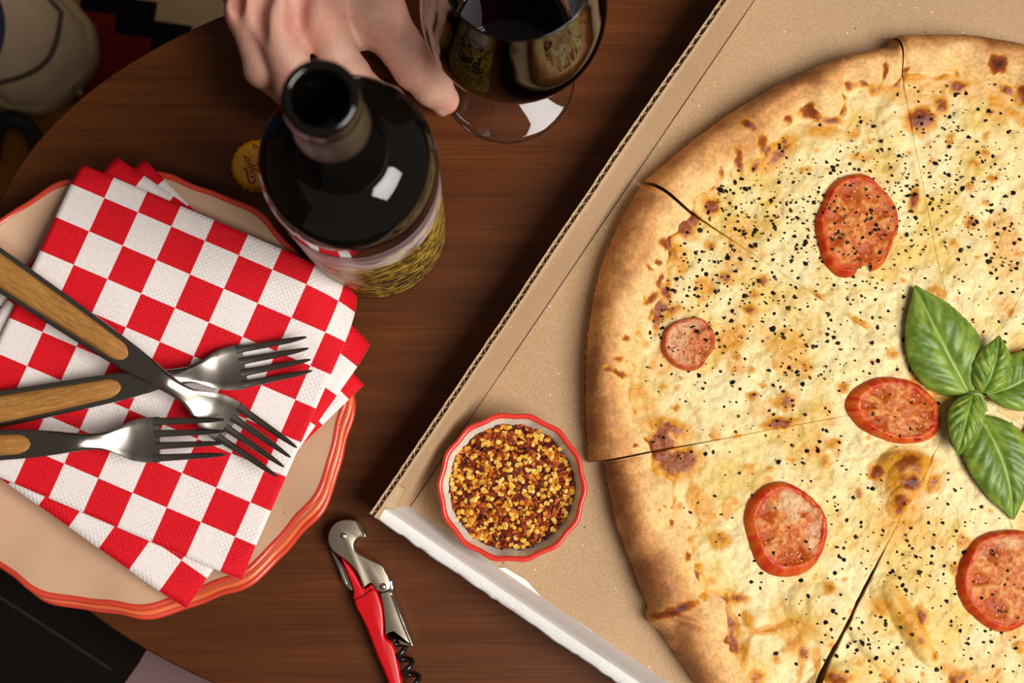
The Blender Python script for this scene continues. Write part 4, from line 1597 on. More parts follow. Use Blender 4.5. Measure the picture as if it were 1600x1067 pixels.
def build_bottle():
    t = thing('wine_bottle', 'dark glass wine bottle with colourful label, open at the top, beside napkins', 'bottle', (BOT[0], BOT[1], TZ))
    g = NT('dark_bottle_glass')
    g.color(lin(9, 6, 4))
    g.set(Roughness=0.03, IOR=1.52)
    g.p.inputs['Specular IOR Level'].default_value = 0.45
    M['bottle'] = g.m
    R = 0.0375
    prof = [(0.0002, 0.004), (0.020, 0.004), (0.030, 0.0008), (0.0345, 0.0004), (0.0366, 0.0018), (R, 0.0055), (R, 0.03), (R, 0.08), (R, 0.13), (R, 0.168),
            (0.0375, 0.176), (0.0374, 0.1812), (0.0368, 0.1846), (0.0350, 0.1888), (0.0325, 0.1922), (0.0300, 0.1946), (0.0270, 0.1969), (0.0245, 0.1985), (0.0222, 0.1997), (0.0202, 0.2006), (0.0186, 0.2016), (0.0175, 0.2034), (0.0168, 0.2070), (0.0162, 0.2140), (0.0155, 0.2230), (0.0147, 0.2340), (0.0140, 0.2480), (0.0132, 0.2650),
            (0.0127, 0.2770), (0.0126, 0.2790)]
    prof = np.array(prof)
    prof = np.concatenate([prof[:9], catmull(prof[9:], 4, closed=False)])
    v, f = lathe(prof, 96)
    new_obj('bottle_body', v + np.array([BOT[0], BOT[1], TZ]), f, g.m, t)
    lip = [(0.0126, 0.2775), (0.0137, 0.2785), (0.0141, 0.2800), (0.0141, 0.2850), (0.0137, 0.2876), (0.0128, 0.2892), (0.0116, 0.2897), (0.0104, 0.2892), (0.0097, 0.2880), (0.0094, 0.2850),
           (0.0093, 0.26), (0.0093, 0.235), (0.006, 0.233), (0.0002, 0.233)]
    v, f = lathe(lip, 72)
    new_obj('lip', v + np.array([BOT[0], BOT[1], TZ]), f, g.m, t)
    sl = [(0.01375, 0.2490), (0.0140, 0.2492), (0.0136, 0.2560), (0.0132, 0.2650), (0.0127, 0.2765), (0.0124, 0.2768)]
    sl = [(r + 0.0006, z) for r, z in sl]
    v, f = lathe(sl, 72)
    sm = simple('matte_neck_sleeve', lin(50, 42, 34), 0.42, bump=(300, 0.1))
    o = new_obj('neck_sleeve', v + np.array([BOT[0], BOT[1], TZ]), f, sm, t)
    o['label'] = 'matte brown sleeve below the lip'
    # paper label with a painted landscape
    lm = NT('painted_bottle_label')
    tc = lm.n('ShaderNodeAttribute')
    tc.attribute_name = 'Flat'
    sx = lm.n('ShaderNodeSeparateXYZ')
    lm.l(tc.outputs['Vector'], sx.inputs[0])
    mp = lm.n('ShaderNodeMapping')
    mp.inputs['Scale'].default_value = (26, 60, 1)
    mp.inputs['Rotation'].default_value = (0, 0, 0.35)
    lm.l(tc.outputs['Vector'], mp.inputs['Vector'])
    n1 = lm.noise(mp.outputs['Vector'], 2.2, 5, 0.6, 1.2)
    mp2 = lm.n('ShaderNodeMapping')
    mp2.inputs['Scale'].default_value = (70, 150, 1)
    lm.l(tc.outputs['Vector'], mp2.inputs['Vector'])
    n2 = lm.noise(mp2.outputs['Vector'], 1.6, 6, 0.65, 1.5)
    field = lm.ramp(n2, [(0.40, lin(22, 17, 16)), (0.50, lin(74, 52, 24)), (0.55, lin(206, 164, 40)), (0.62, lin(232, 200, 92)), (0.70, lin(180, 96, 50))])
    sky = lm.ramp(n1, [(0.30, lin(96, 76, 86)), (0.46, lin(150, 126, 134)), (0.58, lin(228, 216, 200)), (0.68, lin(222, 178, 66)), (0.78, lin(196, 110, 60))])
    hgt = lm.math('ADD', sx.outputs[1], lm.math('MULTIPLY', lm.math('SUBTRACT', n1, 0.5), 0.05))
    c = lm.mix(lm.ramp(hgt, [(0.118, (0, 0, 0)), (0.124, (1, 1, 1))]), field, sky)
    top = lm.ramp(sx.outputs[1], [(0.142, (0, 0, 0)), (0.150, (1, 1, 1))])
    c = lm.mix(top, c, lin(112, 92, 100))
    edge = lm.math('GREATER_THAN', sx.outputs[1], 0.1588)
    c = lm.mix(edge, c, lin(206, 190, 184))
    lm.color(c)
    lm.set(Roughness=0.38)
    z = np.linspace(0.012, 0.160, 30)
    th = np.linspace(-2.75, 2.05, 90)
    T, Z = np.meshgrid(th, z, indexing='ij')
    r = R + 0.00022
    v = np.stack([BOT[0] + r * np.cos(T), BOT[1] + r * np.sin(T), TZ + Z], -1).reshape(-1, 3)
    vi = np.stack([BOT[0] + (r - 0.0004) * np.cos(T), BOT[1] + (r - 0.0004) * np.sin(T), TZ + Z], -1).reshape(-1, 3)
    f = grid_faces(90, 30)
    o = new_obj('label_paper', np.concatenate([v, vi]), np.concatenate([f, f[:, ::-1] + len(v)]), lm.m, t)
    o['label'] = 'paper label painted in mauve, gold and black'
    at = o.data.attributes.new('Flat', 'FLOAT_VECTOR', 'POINT')
    fl = np.zeros((2 * len(v), 3), np.float32)
    fl[:len(v), 0] = (T * R).ravel()
    fl[:len(v), 1] = Z.ravel()
    fl[len(v):] = fl[:len(v)]
    at.data.foreach_set('vector', fl.ravel())


build_bottle()

# ------------------------------------------------------------------ yellow crown cap
def build_cap():
    c = W(401, 257, 0.005)
    t = thing('bottle_cap', 'yellow crown bottle cap with red script lettering beside the wine bottle', 'bottle cap', (c[0], c[1], TZ))
    n = 168
    rf = lambda T, r, z: 1 + 0.035 * np.cos(21 * T) * np.clip((0.0046 - z) / 0.0046, 0, 1)
    prof = [(0.0002, 0.00665), (0.006, 0.0066), (0.0100, 0.0064), (0.0120, 0.0060), (0.0130, 0.0052), (0.0136, 0.0040), (0.0142, 0.0020), (0.0150, 0.0002), (0.0146, 0.0001), (0.0136, 0.0018), (0.0126, 0.0050), (0.0002, 0.0058)]
    v, f = lathe(prof, n, rf)
    m = simple('yellow_cap_enamel', lin(248, 172, 16), 0.3, coat=0.3)
    new_obj('cap_shell', v + np.array([c[0], c[1], TZ]), f, m, t)
    ink = simple('red_cap_ink', lin(176, 44, 12), 0.4)
    S = 854 / 80.0

    def q(X, Y):
        return W(345 + X / S, 205 + Y / S, 0.0066)

    def zc(p):
        r = np.linalg.norm(p - c)
        return TZ + np.interp(r, [0, .006, .010, .012, .013, .0136], [.00665, .0066, .0064, .0060, .0052, .0040]) + 0.00005

    def stroke(pts, w, closed=False):
        P = catmull(np.array([q(*p) for p in pts]), 5, closed)
        if closed:
            P = np.concatenate([P, P[:1]])
        d = np.gradient(P, axis=0)
        d /= np.linalg.norm(d, axis=1)[:, None] + 1e-12
        nn = np.stack([-d[:, 1], d[:, 0]], 1)
        ww = w / S / 2900 * 0.5
        L = P + nn * ww
        Rr = P - nn * ww
        m_ = len(P)
        vt = [(*p, zc(p) + 0.0001) for p in L] + [(*p, zc(p) + 0.0001) for p in Rr] + [(*p, zc(p) - 0.0003) for p in L] + [(*p, zc(p) - 0.0003) for p in Rr]
        fs = []
        for i in range(m_ - 1):
            fs.append((i, i + 1, m_ + i + 1, m_ + i))
            fs.append((i, 2 * m_ + i, 2 * m_ + i + 1, i + 1))
            fs.append((m_ + i, m_ + i + 1, 3 * m_ + i + 1, 3 * m_ + i))
        return np.array(vt), fs
    ring = lambda cx, cy, r: [(cx + r * math.cos(a), cy + r * math.sin(a)) for a in np.linspace(0, 2 * math.pi, 9)[:-1]]
    letters = [[stroke([(378, 636), (415, 630), (445, 680), (450, 760), (475, 840), (525, 868), (562, 835), (568, 785)], 36)],
               [stroke([(492, 770), (530, 757), (585, 740)], 30)],
               [stroke(ring(522, 664, 32), 22, True), stroke([(545, 610), (590, 640), (640, 690)], 20)],
               [stroke(ring(488, 570, 34), 24, True), stroke([(520, 590), (560, 575), (620, 560)], 22)],
               [stroke(ring(445, 476, 34), 24, True), stroke([(378, 405), (400, 420), (418, 448)], 24)],
               [stroke(ring(575, 258, 30), 22, True), stroke([(520, 200), (540, 215), (555, 238)], 20)]]
    for parts in letters:
        v, f = merge(parts)
        new_obj('letter', v, f, ink, t, smooth=False)
    tiny = [stroke([(450 + i * 20, 352 + i * 22), (462 + i * 20, 346 + i * 22), (470 + i * 20, 362 + i * 22)], 7) for i in range(4)]
    v, f = merge(tiny)
    new_obj('small_print', v, f, ink, t, smooth=False)


build_cap()

# ------------------------------------------------------------------ glass of red wine
GL = W(793, 121, 0.0)


def thin_glass(name, tint=(1, 1, 1), fres=1.5, gloss=0.01, pink=None):
    t = NT(name)
    t.t.nodes.remove(t.p)
    tr = t.n('ShaderNodeBsdfTransparent')
    tr.inputs[0].default_value = (*tint, 1)
    gl = t.n('ShaderNodeBsdfGlossy')
    gl.inputs['Roughness'].default_value = gloss
    gl.inputs[0].default_value = (1, 1, 1, 1)
    if pink is not None:
        lw = t.n('ShaderNodeLayerWeight')
        lw.inputs[0].default_value = 0.35
        t.l(t.ramp(lw.outputs['Facing'], [(0.68, (*tint, 1)), (0.97, (*pink, 1))]), tr.inputs[0])
    fr = t.n('ShaderNodeFresnel')
    fr.inputs[0].default_value = fres
    mx = t.n('ShaderNodeMixShader')
    t.l(fr.outputs[0], mx.inputs[0])
    t.l(tr.outputs[0], mx.inputs[1])
    t.l(gl.outputs[0], mx.inputs[2])
    t.l(mx.outputs[0], t.out.inputs[0])
    return t.m


def build_glass():
    t = thing('wine_glass', 'stemmed wine glass half full of red wine, a thumb on its foot', 'wine glass', (GL[0], GL[1], TZ))
    o3 = np.array([GL[0], GL[1], TZ])
    gm = thin_glass('clear_glass', (0.965, 0.955, 0.955), 1.5)
    gm2 = thin_glass('bowl_glass', (0.99, 0.98, 0.98), 1.5, pink=(0.80, 0.50, 0.56))
    foot = [(0.0002, 0.0002), (0.030, 0.0002), (0.0366, 0.0003), (0.0373, 0.0010), (0.0369, 0.0019), (0.0345, 0.0027), (0.030, 0.0038), (0.024, 0.0054), (0.018, 0.0070), (0.013, 0.0086), (0.0085, 0.0118), (0.0060, 0.016), (0.0048, 0.021)]
    v, f = lathe(foot, 96)
    new_obj('foot', v + o3, f, gm, t)
    stem = [(0.0048, 0.020), (0.0042, 0.030), (0.0040, 0.045), (0.0044, 0.056), (0.0060, 0.063), (0.0085, 0.067)]
    v, f = lathe(stem, 40)
    new_obj('stem', v + o3, f, gm, t)
    outer = np.array([(0.0002, 0.0655), (0.010, 0.0670), (0.022, 0.0735), (0.032, 0.0840), (0.0395, 0.0980), (0.0432, 0.1120), (0.0437, 0.1240), (0.0424, 0.1380), (0.0398, 0.1520), (0.0370, 0.1660), (0.0348, 0.1760), (0.0338, 0.1810)])
    oc = catmull(outer, 5, closed=False)
    inner = oc[::-1].copy()
    inner[:, 0] = np.maximum(inner[:, 0] - 0.0010, 0.0002)
    inner[-12:, 1] += np.linspace(0.0, 0.0016, 12)
    rim = np.array([(0.0336, 0.1817), (0.0330, 0.1817)])
    v, f = lathe(np.concatenate([oc, rim, inner]), 96)
    new_obj('bowl', v + o3, f, gm2, t)
    # wine
    lvl = 0.083
    wp = oc[oc[:, 1] < lvl].copy()
    wp[:, 0] = np.maximum(wp[:, 0] - 0.0012, 0.0002)
    wp[:, 1] += np.linspace(0.0018, 0.0, len(wp))
    rr = wp[-1, 0]
    surf = np.array([(rr + 0.0002, lvl + 0.0003), (rr - 0.0006, lvl - 0.0001), (rr - 0.003, lvl - 0.0004), (0.02, lvl - 0.0004), (0.0002, lvl - 0.0004)])
    v, f = lathe(np.concatenate([wp, surf]), 96)
    wm = NT('red_wine')
    wm.color(lin(14, 1, 4))
    wm.set(Roughness=0.02, IOR=1.34)
    o = new_obj('wine', v + o3, f, wm.m, t)
    o['label'] = 'dark red wine'


build_glass()
# ------------------------------------------------------------------ person: right hand steadying the wine glass
def skin_mat():
    t = NT('skin')
    a = t.n('ShaderNodeAttribute')
    a.attribute_name = 'Col'
    v = t.coords()
    n = t.noise(v, 240, 4, 0.6)
    c = t.mix(1.0, a.outputs['Color'], t.ramp(n, [(0.3, (0.93, 0.90, 0.89)), (0.7, (1.06, 1.05, 1.05))]), 'MULTIPLY')
    t.color(c)
    t.set(Roughness=0.48)
    t.p.inputs['Specular IOR Level'].default_value = 0.4
    t.p.inputs['Subsurface Weight'].default_value = 0.12
    t.p.inputs['Subsurface Radius'].default_value = (1.0, 0.35, 0.2)
    t.p.inputs['Subsurface Scale'].default_value = 0.004
    vo = t.n('ShaderNodeTexVoronoi')
    vo.feature = 'DISTANCE_TO_EDGE'
    vo.inputs['Scale'].default_value = 900
    t.l(v, vo.inputs['Vector'])
    n3 = t.noise(v, 90, 3, 0.5)
    h = t.math('ADD', t.math('MULTIPLY', vo.outputs['Distance'], 1.4), t.math('MULTIPLY', n3, 1.2))
    t.bump(h, 0.40, 0.0008)
    return t.m


M['skin'] = skin_mat()


def build_hand():
    J = lambda px, py, z: W3(px, py, z)
    cm = 0.01
    wrist = J(512, -250, 0.062)
    # finger chains: MCP, PIP, DIP, tip (px, px, height m), radii
    fingers = {
        'index': [(J(500, 34, .060), 1.12), (J(548, 118, .050), 0.98), (J(585, 150, .027), 0.84), (J(612, 152, .010), 0.70)],
        'middle': [(J(436, 44, .063), 1.14), (J(462, 132, .056), 1.02), (J(502, 172, .031), 0.86), (J(552, 166, .011), 0.72)],
        'ring': [(J(388, 18, .056), 1.06), (J(412, 108, .048), 0.95), (J(450, 142, .026), 0.82), (J(500, 140, .010), 0.70)],
        'little': [(J(372, -34, .047), 0.95), (J(388, 42, .038), 0.82), (J(420, 82, .021), 0.72), (J(462, 92, .009), 0.62)],
    }
    thumb = [(J(566, -118, .052), 1.75), (J(592, 26, .050), 1.34), (J(650, 106, .034), 1.16), (J(694, 156, .0135), 0.82)]
    segs_f = []
    for nm, ch in fingers.items():
        segs_f.append([(ch[i][0], ch[i + 1][0], ch[i][1] * cm, ch[i + 1][1] * cm) for i in range(3)])
    segs_t = [(thumb[i][0], thumb[i + 1][0], thumb[i][1] * cm, thumb[i + 1][1] * cm) for i in range(3)]
    pads = [(thumb[2][0] * 0.45 + thumb[3][0] * 0.55 + np.array([0, 0, -0.0012]), 0.0100)]
    mcps = [fingers[n][0][0] for n in ('index', 'middle', 'ring', 'little')]
    dn = np.array([0, 0, -0.004])

    def sdf(P):
        # palm: metacarpal fan fused into one slab
        d = None
        for i, m in enumerate(mcps):
            w0 = wrist + np.array([(0.012 - 0.008 * i), 0, 0])
            a = cone_sdf(P, w0 + dn, m + dn * 1.2, 0.0185, 0.0122)
            d = a if d is None else smin(d, a, 0.012)
        # heel of the hand and ball of the thumb
        d = smin(d, cone_sdf(P, wrist + np.array([0.010, -0.01, -0.010]), thumb[1][0] + np.array([-0.006, 0.006, -0.012]), 0.020, 0.012), 0.012)
        d = smin(d, cone_sdf(P, J(566, -50, .045), J(553, 58, .043), 0.015, 0.0075), 0.010)      # web towards the index
        # forearm
        d = smin(d, cone_sdf(P, wrist, J(540, -520, 0.075), 0.0245, 0.033), 0.02)
        # thumb
        dt = None
        for (a, b, ra, rb) in segs_t:
            q = cone_sdf(P, a, b, ra, rb)
            dt = q if dt is None else smin(dt, q, 0.004)
        for (c, r) in pads:
            dt = smin(dt, np.linalg.norm(P - c, axis=-1) - r, 0.005)
        # knuckle swell of the thumb
        dt = smin(dt, np.linalg.norm(P - (thumb[1][0] + np.array([0.0, 0, 0.0025])), axis=-1) - 0.0128, 0.006)
        d = smin(d, dt, 0.009)
        # fingers
        for ch in segs_f:
            df = None
            for (a, b, ra, rb) in ch:
                q = cone_sdf(P, a, b, ra, rb)
                df = q if df is None else smin(df, q, 0.003)
            # knuckle caps
            df = smin(df, np.linalg.norm(P - (ch[0][0] + np.array([0, 0.001, 0.0022])), axis=-1) - ch[0][2] * 0.93, 0.005)
            df = smin(df, np.linalg.norm(P - (ch[1][0] + np.array([0, 0, 0.0012])), axis=-1) - ch[1][2] * 0.97, 0.003)
            d = smin(d, df, 0.0042)
        # extensor tendons standing out on the back
        for i, m in enumerate(mcps):
            w0 = wrist + np.array([(0.010 - 0.007 * i), 0.0, 0.0150])
            top = m + np.array([0, 0.004, 0.0105 - 0.0006 * i])
            d = smin(d, cone_sdf(P, w0, top, 0.0018, 0.0032), 0.0050)
        # hollows between the knuckles
        for i in range(3):
            mid = 0.5 * (mcps[i] + mcps[i + 1]) + np.array([0.0, -0.002, 0.0125])
            d = -smin(-d, np.linalg.norm((P - mid) * np.array([1.5, .5, 1]), axis=-1) - 0.0062, 0.006)
        # skin folds across the thumb joints
        for (c, n_, w) in ((thumb[2][0], thumb[3][0] - thumb[1][0], 3), (thumb[1][0] + np.array([0.003, -0.008, 0]), thumb[2][0] - thumb[1][0], 2)):
            n_ = n_ / np.linalg.norm(n_)
            s = (P - c) @ n_
            near = np.exp(-(np.linalg.norm(P - c, axis=-1) / 0.016) ** 4)
            d = d + 0.00042 * near * np.cos(s / 0.0017 * np.pi) * np.exp(-(s / 0.0050) ** 2)
        return d

    lo = np.array([min(W(345, 0, .05)[0], W(400, 0, .04)[0]) - 0.035, W(500, 235, 0.02)[1], TZ + 0.001])
    hi = np.array([W(735, 0, 0.02)[0] + 0.01, W(540, -470, .075)[1], TZ + 0.108])
    v, f = surface_nets(sdf, lo, hi, 0.00125)
    # complexion: flushed knuckles and joints, paler back
    base = linA((222, 172, 150))
    red = linA((212, 128, 112))
    pale = linA((230, 190, 166))
    n = fbm(v[:, 0], v[:, 1], 60, 4, 3)
    c = mixc(np.tile(base, (len(v), 1)), pale, sstep(0.4, 0.7, n))
    fl = np.zeros(len(v))
    for p, r in [(m, 0.016) for m in mcps] + [(thumb[2][0], 0.013), (thumb[1][0], 0.013), (thumb[3][0], 0.010)] + [(ch[1][0], 0.012) for ch in segs_f]:
        fl = np.maximum(fl, np.exp(-(np.linalg.norm(v - p, axis=1) / r) ** 2))
    c = mixc(c, red, fl * 0.85)
    b0 = wrist
    t = thing('person', 'right hand reaching in from the top, thumb pressing on the wine glass foot', 'person', (b0[0], b0[1], TZ))
    new_obj('hand', v, f, M['skin'], t, cols=c)
    # thumb nail, seen edge-on on the far side of the tip
    d = thumb[3][0] - thumb[2][0]
    d /= np.linalg.norm(d)
    side = np.cross(d, np.array([0, 0, 1.0]))
    side /= np.linalg.norm(side)
    outw = -side * -0.55 + np.array([0, 0, 0.30])
    outw = side * 0.25 + np.array([0, 0, 0.0]) + d * 0.0
    nv = []
    nu_, nv_ = 9, 7
    upv = np.array([0, 0, 1.0])
    nx = -side                      # nail faces away from the fingers
    nx = np.array([nx[0], nx[1], 0.15])
    nx /= np.linalg.norm(nx)
    if nx[1] > 0:
        nx = np.array([-nx[0], -nx[1], nx[2]])
    lat = np.cross(d, nx)
    c0 = thumb[3][0] * 0.78 + thumb[2][0] * 0.22
    for i in range(nu_):
        for j in range(nv_):
            q = i / (nu_ - 1)
            w = -1 + 2 * j / (nv_ - 1)
            rr = 0.0090 - 0.0007 * q
            a = w * 0.80
            wid = math.sqrt(max(0.0, 1 - max(0, q - 0.75) ** 2 * 6)) 
            p = c0 + d * (0.0105 * q) + nx * (rr * math.cos(a * wid)) + lat * (rr * math.sin(a * wid))
            nv.append(p)
    nv = np.array(nv)
    nrm = nv - (c0 + d * 0.005)
    low = nv - nx * 0.0006
    g = grid_faces(nu_, nv_)
    nm = simple('fingernail', lin(226, 176, 160), 0.25)
    new_obj('thumbnail', np.concatenate([nv, low]), np.concatenate([g, g[:, ::-1] + len(nv)]), nm, t)
    # sleeve cuff above the wrist, out of frame
    p0 = J(532, -430, 0.072)
    p1 = J(560, -760, 0.095)
    elbow = p1 + (p1 - p0) * 0.9 + np.array([0.0, 0.0, 0.02])
    shoulder = elbow + np.array([-0.06, 0.14, 0.26])
    path = catmull(np.array([p0, p0 + (p1 - p0) * 0.5, p1, elbow, elbow + (shoulder - elbow) * 0.5, shoulder]), 8, closed=False)
    rs = np.interp(np.linspace(0, 1, len(path)), [0, 0.3, 0.6, 0.97, 1], [0.041, 0.047, 0.055, 0.066, 0.045])
    sv, sf = tube(path, rs, 32)
    sf = [q for q in sf if len(q) == 4] + [sf[-1]]
    sv2, sf2 = tube(path, rs - 0.002, 32, caps=False)
    mv, mf = merge([(sv, sf), (sv2, [q[::-1] for q in sf2])])
    new_obj('sleeve', mv, mf, simple('charcoal_sleeve', lin(52, 48, 52), 0.9, bump=(500, 0.4)), t)


build_hand()
# ------------------------------------------------------------------ dish of chilli flakes
DC = W(800, 761, 0.026)


def build_dish():
    lift = 0.0034
    c3 = np.array([DC[0], DC[1], TZ + lift])
    t = thing('pinch_bowl', 'small white scalloped dish with a red rim, holding chilli flakes in the box', 'bowl', tuple(c3))
    R = 0.0376
    sc = lambda T: 0.014 * np.cos(14 * T + 0.4)
    rf = lambda T, r, z: 1 + sc(T) * np.clip((r / R - 0.5) / 0.5, 0, 1) ** 2
    white = glaze('white_dish_glaze', (232, 222, 206), 0.25)
    prof = [(0.0002, 0.0045), (0.018, 0.0045), (0.024, 0.0060), (0.0295, 0.0110), (0.0328, 0.0170), (0.0348, 0.0220), (R - 0.0016, 0.0255)]
    outer = [(R - 0.0010, 0.0230), (0.0352, 0.0190), (0.0325, 0.0120), (0.028, 0.0050), (0.0225, 0.0010), (0.020, 0.0), (0.018, 0.0012), (0.0002, 0.0015)]
    v, f = lathe(catmull(np.array(prof), 3, False), 168, rf)
    v2, f2 = lathe(outer, 168, rf)
    new_obj('dish_body', np.concatenate([v, v2]) + c3, np.concatenate([f, f2 + len(v)]), white, t)
    rim = [(R - 0.0019, 0.0253), (R - 0.0014, 0.0262), (R - 0.0002, 0.0266), (R + 0.0008, 0.0261), (R + 0.0010, 0.0248), (R + 0.0002, 0.0236), (R - 0.0010, 0.0228)]
    v, f = lathe(rim, 168, rf)
    o = new_obj('painted_rim', v + c3, f, M['glaze_red2'], t)
    o['label'] = 'bright red rim'


M['glaze_red2'] = glaze('bright_red_rim_glaze', (216, 52, 40), 0.28, False)
build_dish()


def build_chilli():
    g = np.random.default_rng(91)
    z0 = TZ + 0.0034
    V, F, C = [], [], []

    def add(v, f, c):
        o = len(V)
        V.extend(v)
        F.extend([tuple(i + o for i in q) for q in f])
        C.extend([c * (0.9 + 0.2 * g.random()) for _ in v])
    # heap surface
    nth, nrr = 72, 26
    th = np.linspace(0, 2 * np.pi, nth, endpoint=False)
    rr = np.linspace(0.0003, 0.0328, nrr)
    def hz(x, y):
        r = np.hypot(x, y)
        return 0.0168 + 0.0020 * np.exp(-(r / 0.022) ** 2) + 0.0018 * (fbm(x, y, 150, 3, 4) - 0.5)
    T, Rr = np.meshgrid(th, rr, indexing='ij')
    X = Rr * np.cos(T)
    Y = Rr * np.sin(T)
    Z = hz(X, Y) - 0.0006
    bv = np.stack([DC[0] + X, DC[1] + Y, z0 + Z], -1).reshape(-1, 3)
    pal = [linA((136, 48, 14)), linA((96, 28, 12)), linA((168, 78, 22)), linA((84, 24, 14))]
    add([tuple(p) for p in bv], [tuple(q) for q in grid_faces(nth, nrr, wrap_u=True)], linA((96, 34, 14)))
    # flakes of dried skin
    for i in range(1700):
        r = 0.0322 * math.sqrt(g.random())
        a = g.random() * 6.283
        x, y = r * math.cos(a), r * math.sin(a)
        s = 0.0009 + 0.0019 * g.random() ** 1.6
        n = g.integers(4, 7)
        rot = Matrix.Rotation(g.random() * 6.28, 3, 'Z') @ Matrix.Rotation((g.random() - .5) * 1.5, 3, 'X') @ Matrix.Rotation((g.random() - .5) * 1.2, 3, 'Y')
        rot = np.array(rot)
        tt = np.linspace(0, 2 * np.pi, n, endpoint=False) + g.random(n) * .5
        rad = s * (.7 + .6 * g.random(n))
        pts = np.stack([rad * np.cos(tt), rad * np.sin(tt) * (0.5 + .5 * g.random()), 0.25 * s * np.cos(tt * 2)], 1)
        ctr = np.array([[0, 0, 0.0003], [0, 0, -0.0001]])
        pts = np.concatenate([pts, ctr]) @ rot.T
        pos = np.array([DC[0] + x, DC[1] + y, z0 + float(hz(np.array(x), np.array(y))) + 0.0003 + 0.0006 * g.random()])
        col = pal[g.choice(4, p=[.34, .26, .24, .16])]
        if g.random() < .16:
            col = linA((196, 112, 26))
        fs = [(q, (q + 1) % n, n) for q in range(n)] + [((q + 1) % n, q, n + 1) for q in range(n)]
        add([tuple(p) for p in pts + pos], fs, col)
    # flat pale seeds
    for i in range(420):
        r = 0.0322 * math.sqrt(g.random())
        a = g.random() * 6.283
        x, y = r * math.cos(a), r * math.sin(a)
        s = 0.00115 + 0.0005 * g.random()
        n = 8
        rot = np.array(Matrix.Rotation(g.random() * 6.28, 3, 'Z') @ Matrix.Rotation((g.random() - .5) * 1.0, 3, 'X') @ Matrix.Rotation((g.random() - .5) * 1.0, 3, 'Y'))
        tt = np.linspace(0, 2 * np.pi, n, endpoint=False)
        rad = s * (1 + 0.18 * np.cos(tt))
        ring = np.stack([rad * np.cos(tt), rad * np.sin(tt) * .86, 0 * tt], 1)
        up = ring * np.array([.72, .72, 1]) + np.array([0, 0, 0.00028])
        dn = ring * np.array([.72, .72, 1]) - np.array([0, 0, 0.00028])
        pts = np.concatenate([up, ring, dn]) @ rot.T
        pos = np.array([DC[0] + x, DC[1] + y, z0 + float(hz(np.array(x), np.array(y))) + 0.0007 + 0.0007 * g.random()])
        fs = [tuple(range(n)), tuple(range(2 * n, 3 * n))[::-1]]
        for q in range(n):
            w = (q + 1) % n
            fs += [(n + q, n + w, w, q), (2 * n + q, 2 * n + w, n + w, n + q)]
        col = [linA((224, 172, 62)), linA((232, 190, 96)), linA((206, 138, 36))][g.choice(3, p=[.45, .3, .25])]
        add([tuple(p) for p in pts + pos], fs, col)
    m = attr_mat('dried_chilli', 0.5, (900, 0.12), spec=0.2)
    o = new_obj('chilli_flakes', np.array(V), F, m, None, smooth=False, cols=np.array(C), loc=(DC[0], DC[1], z0 + 0.005))
    tag(o, 'crushed red chilli flakes and yellow seeds heaped in the small dish', 'chilli flakes', kind='stuff')


build_chilli()

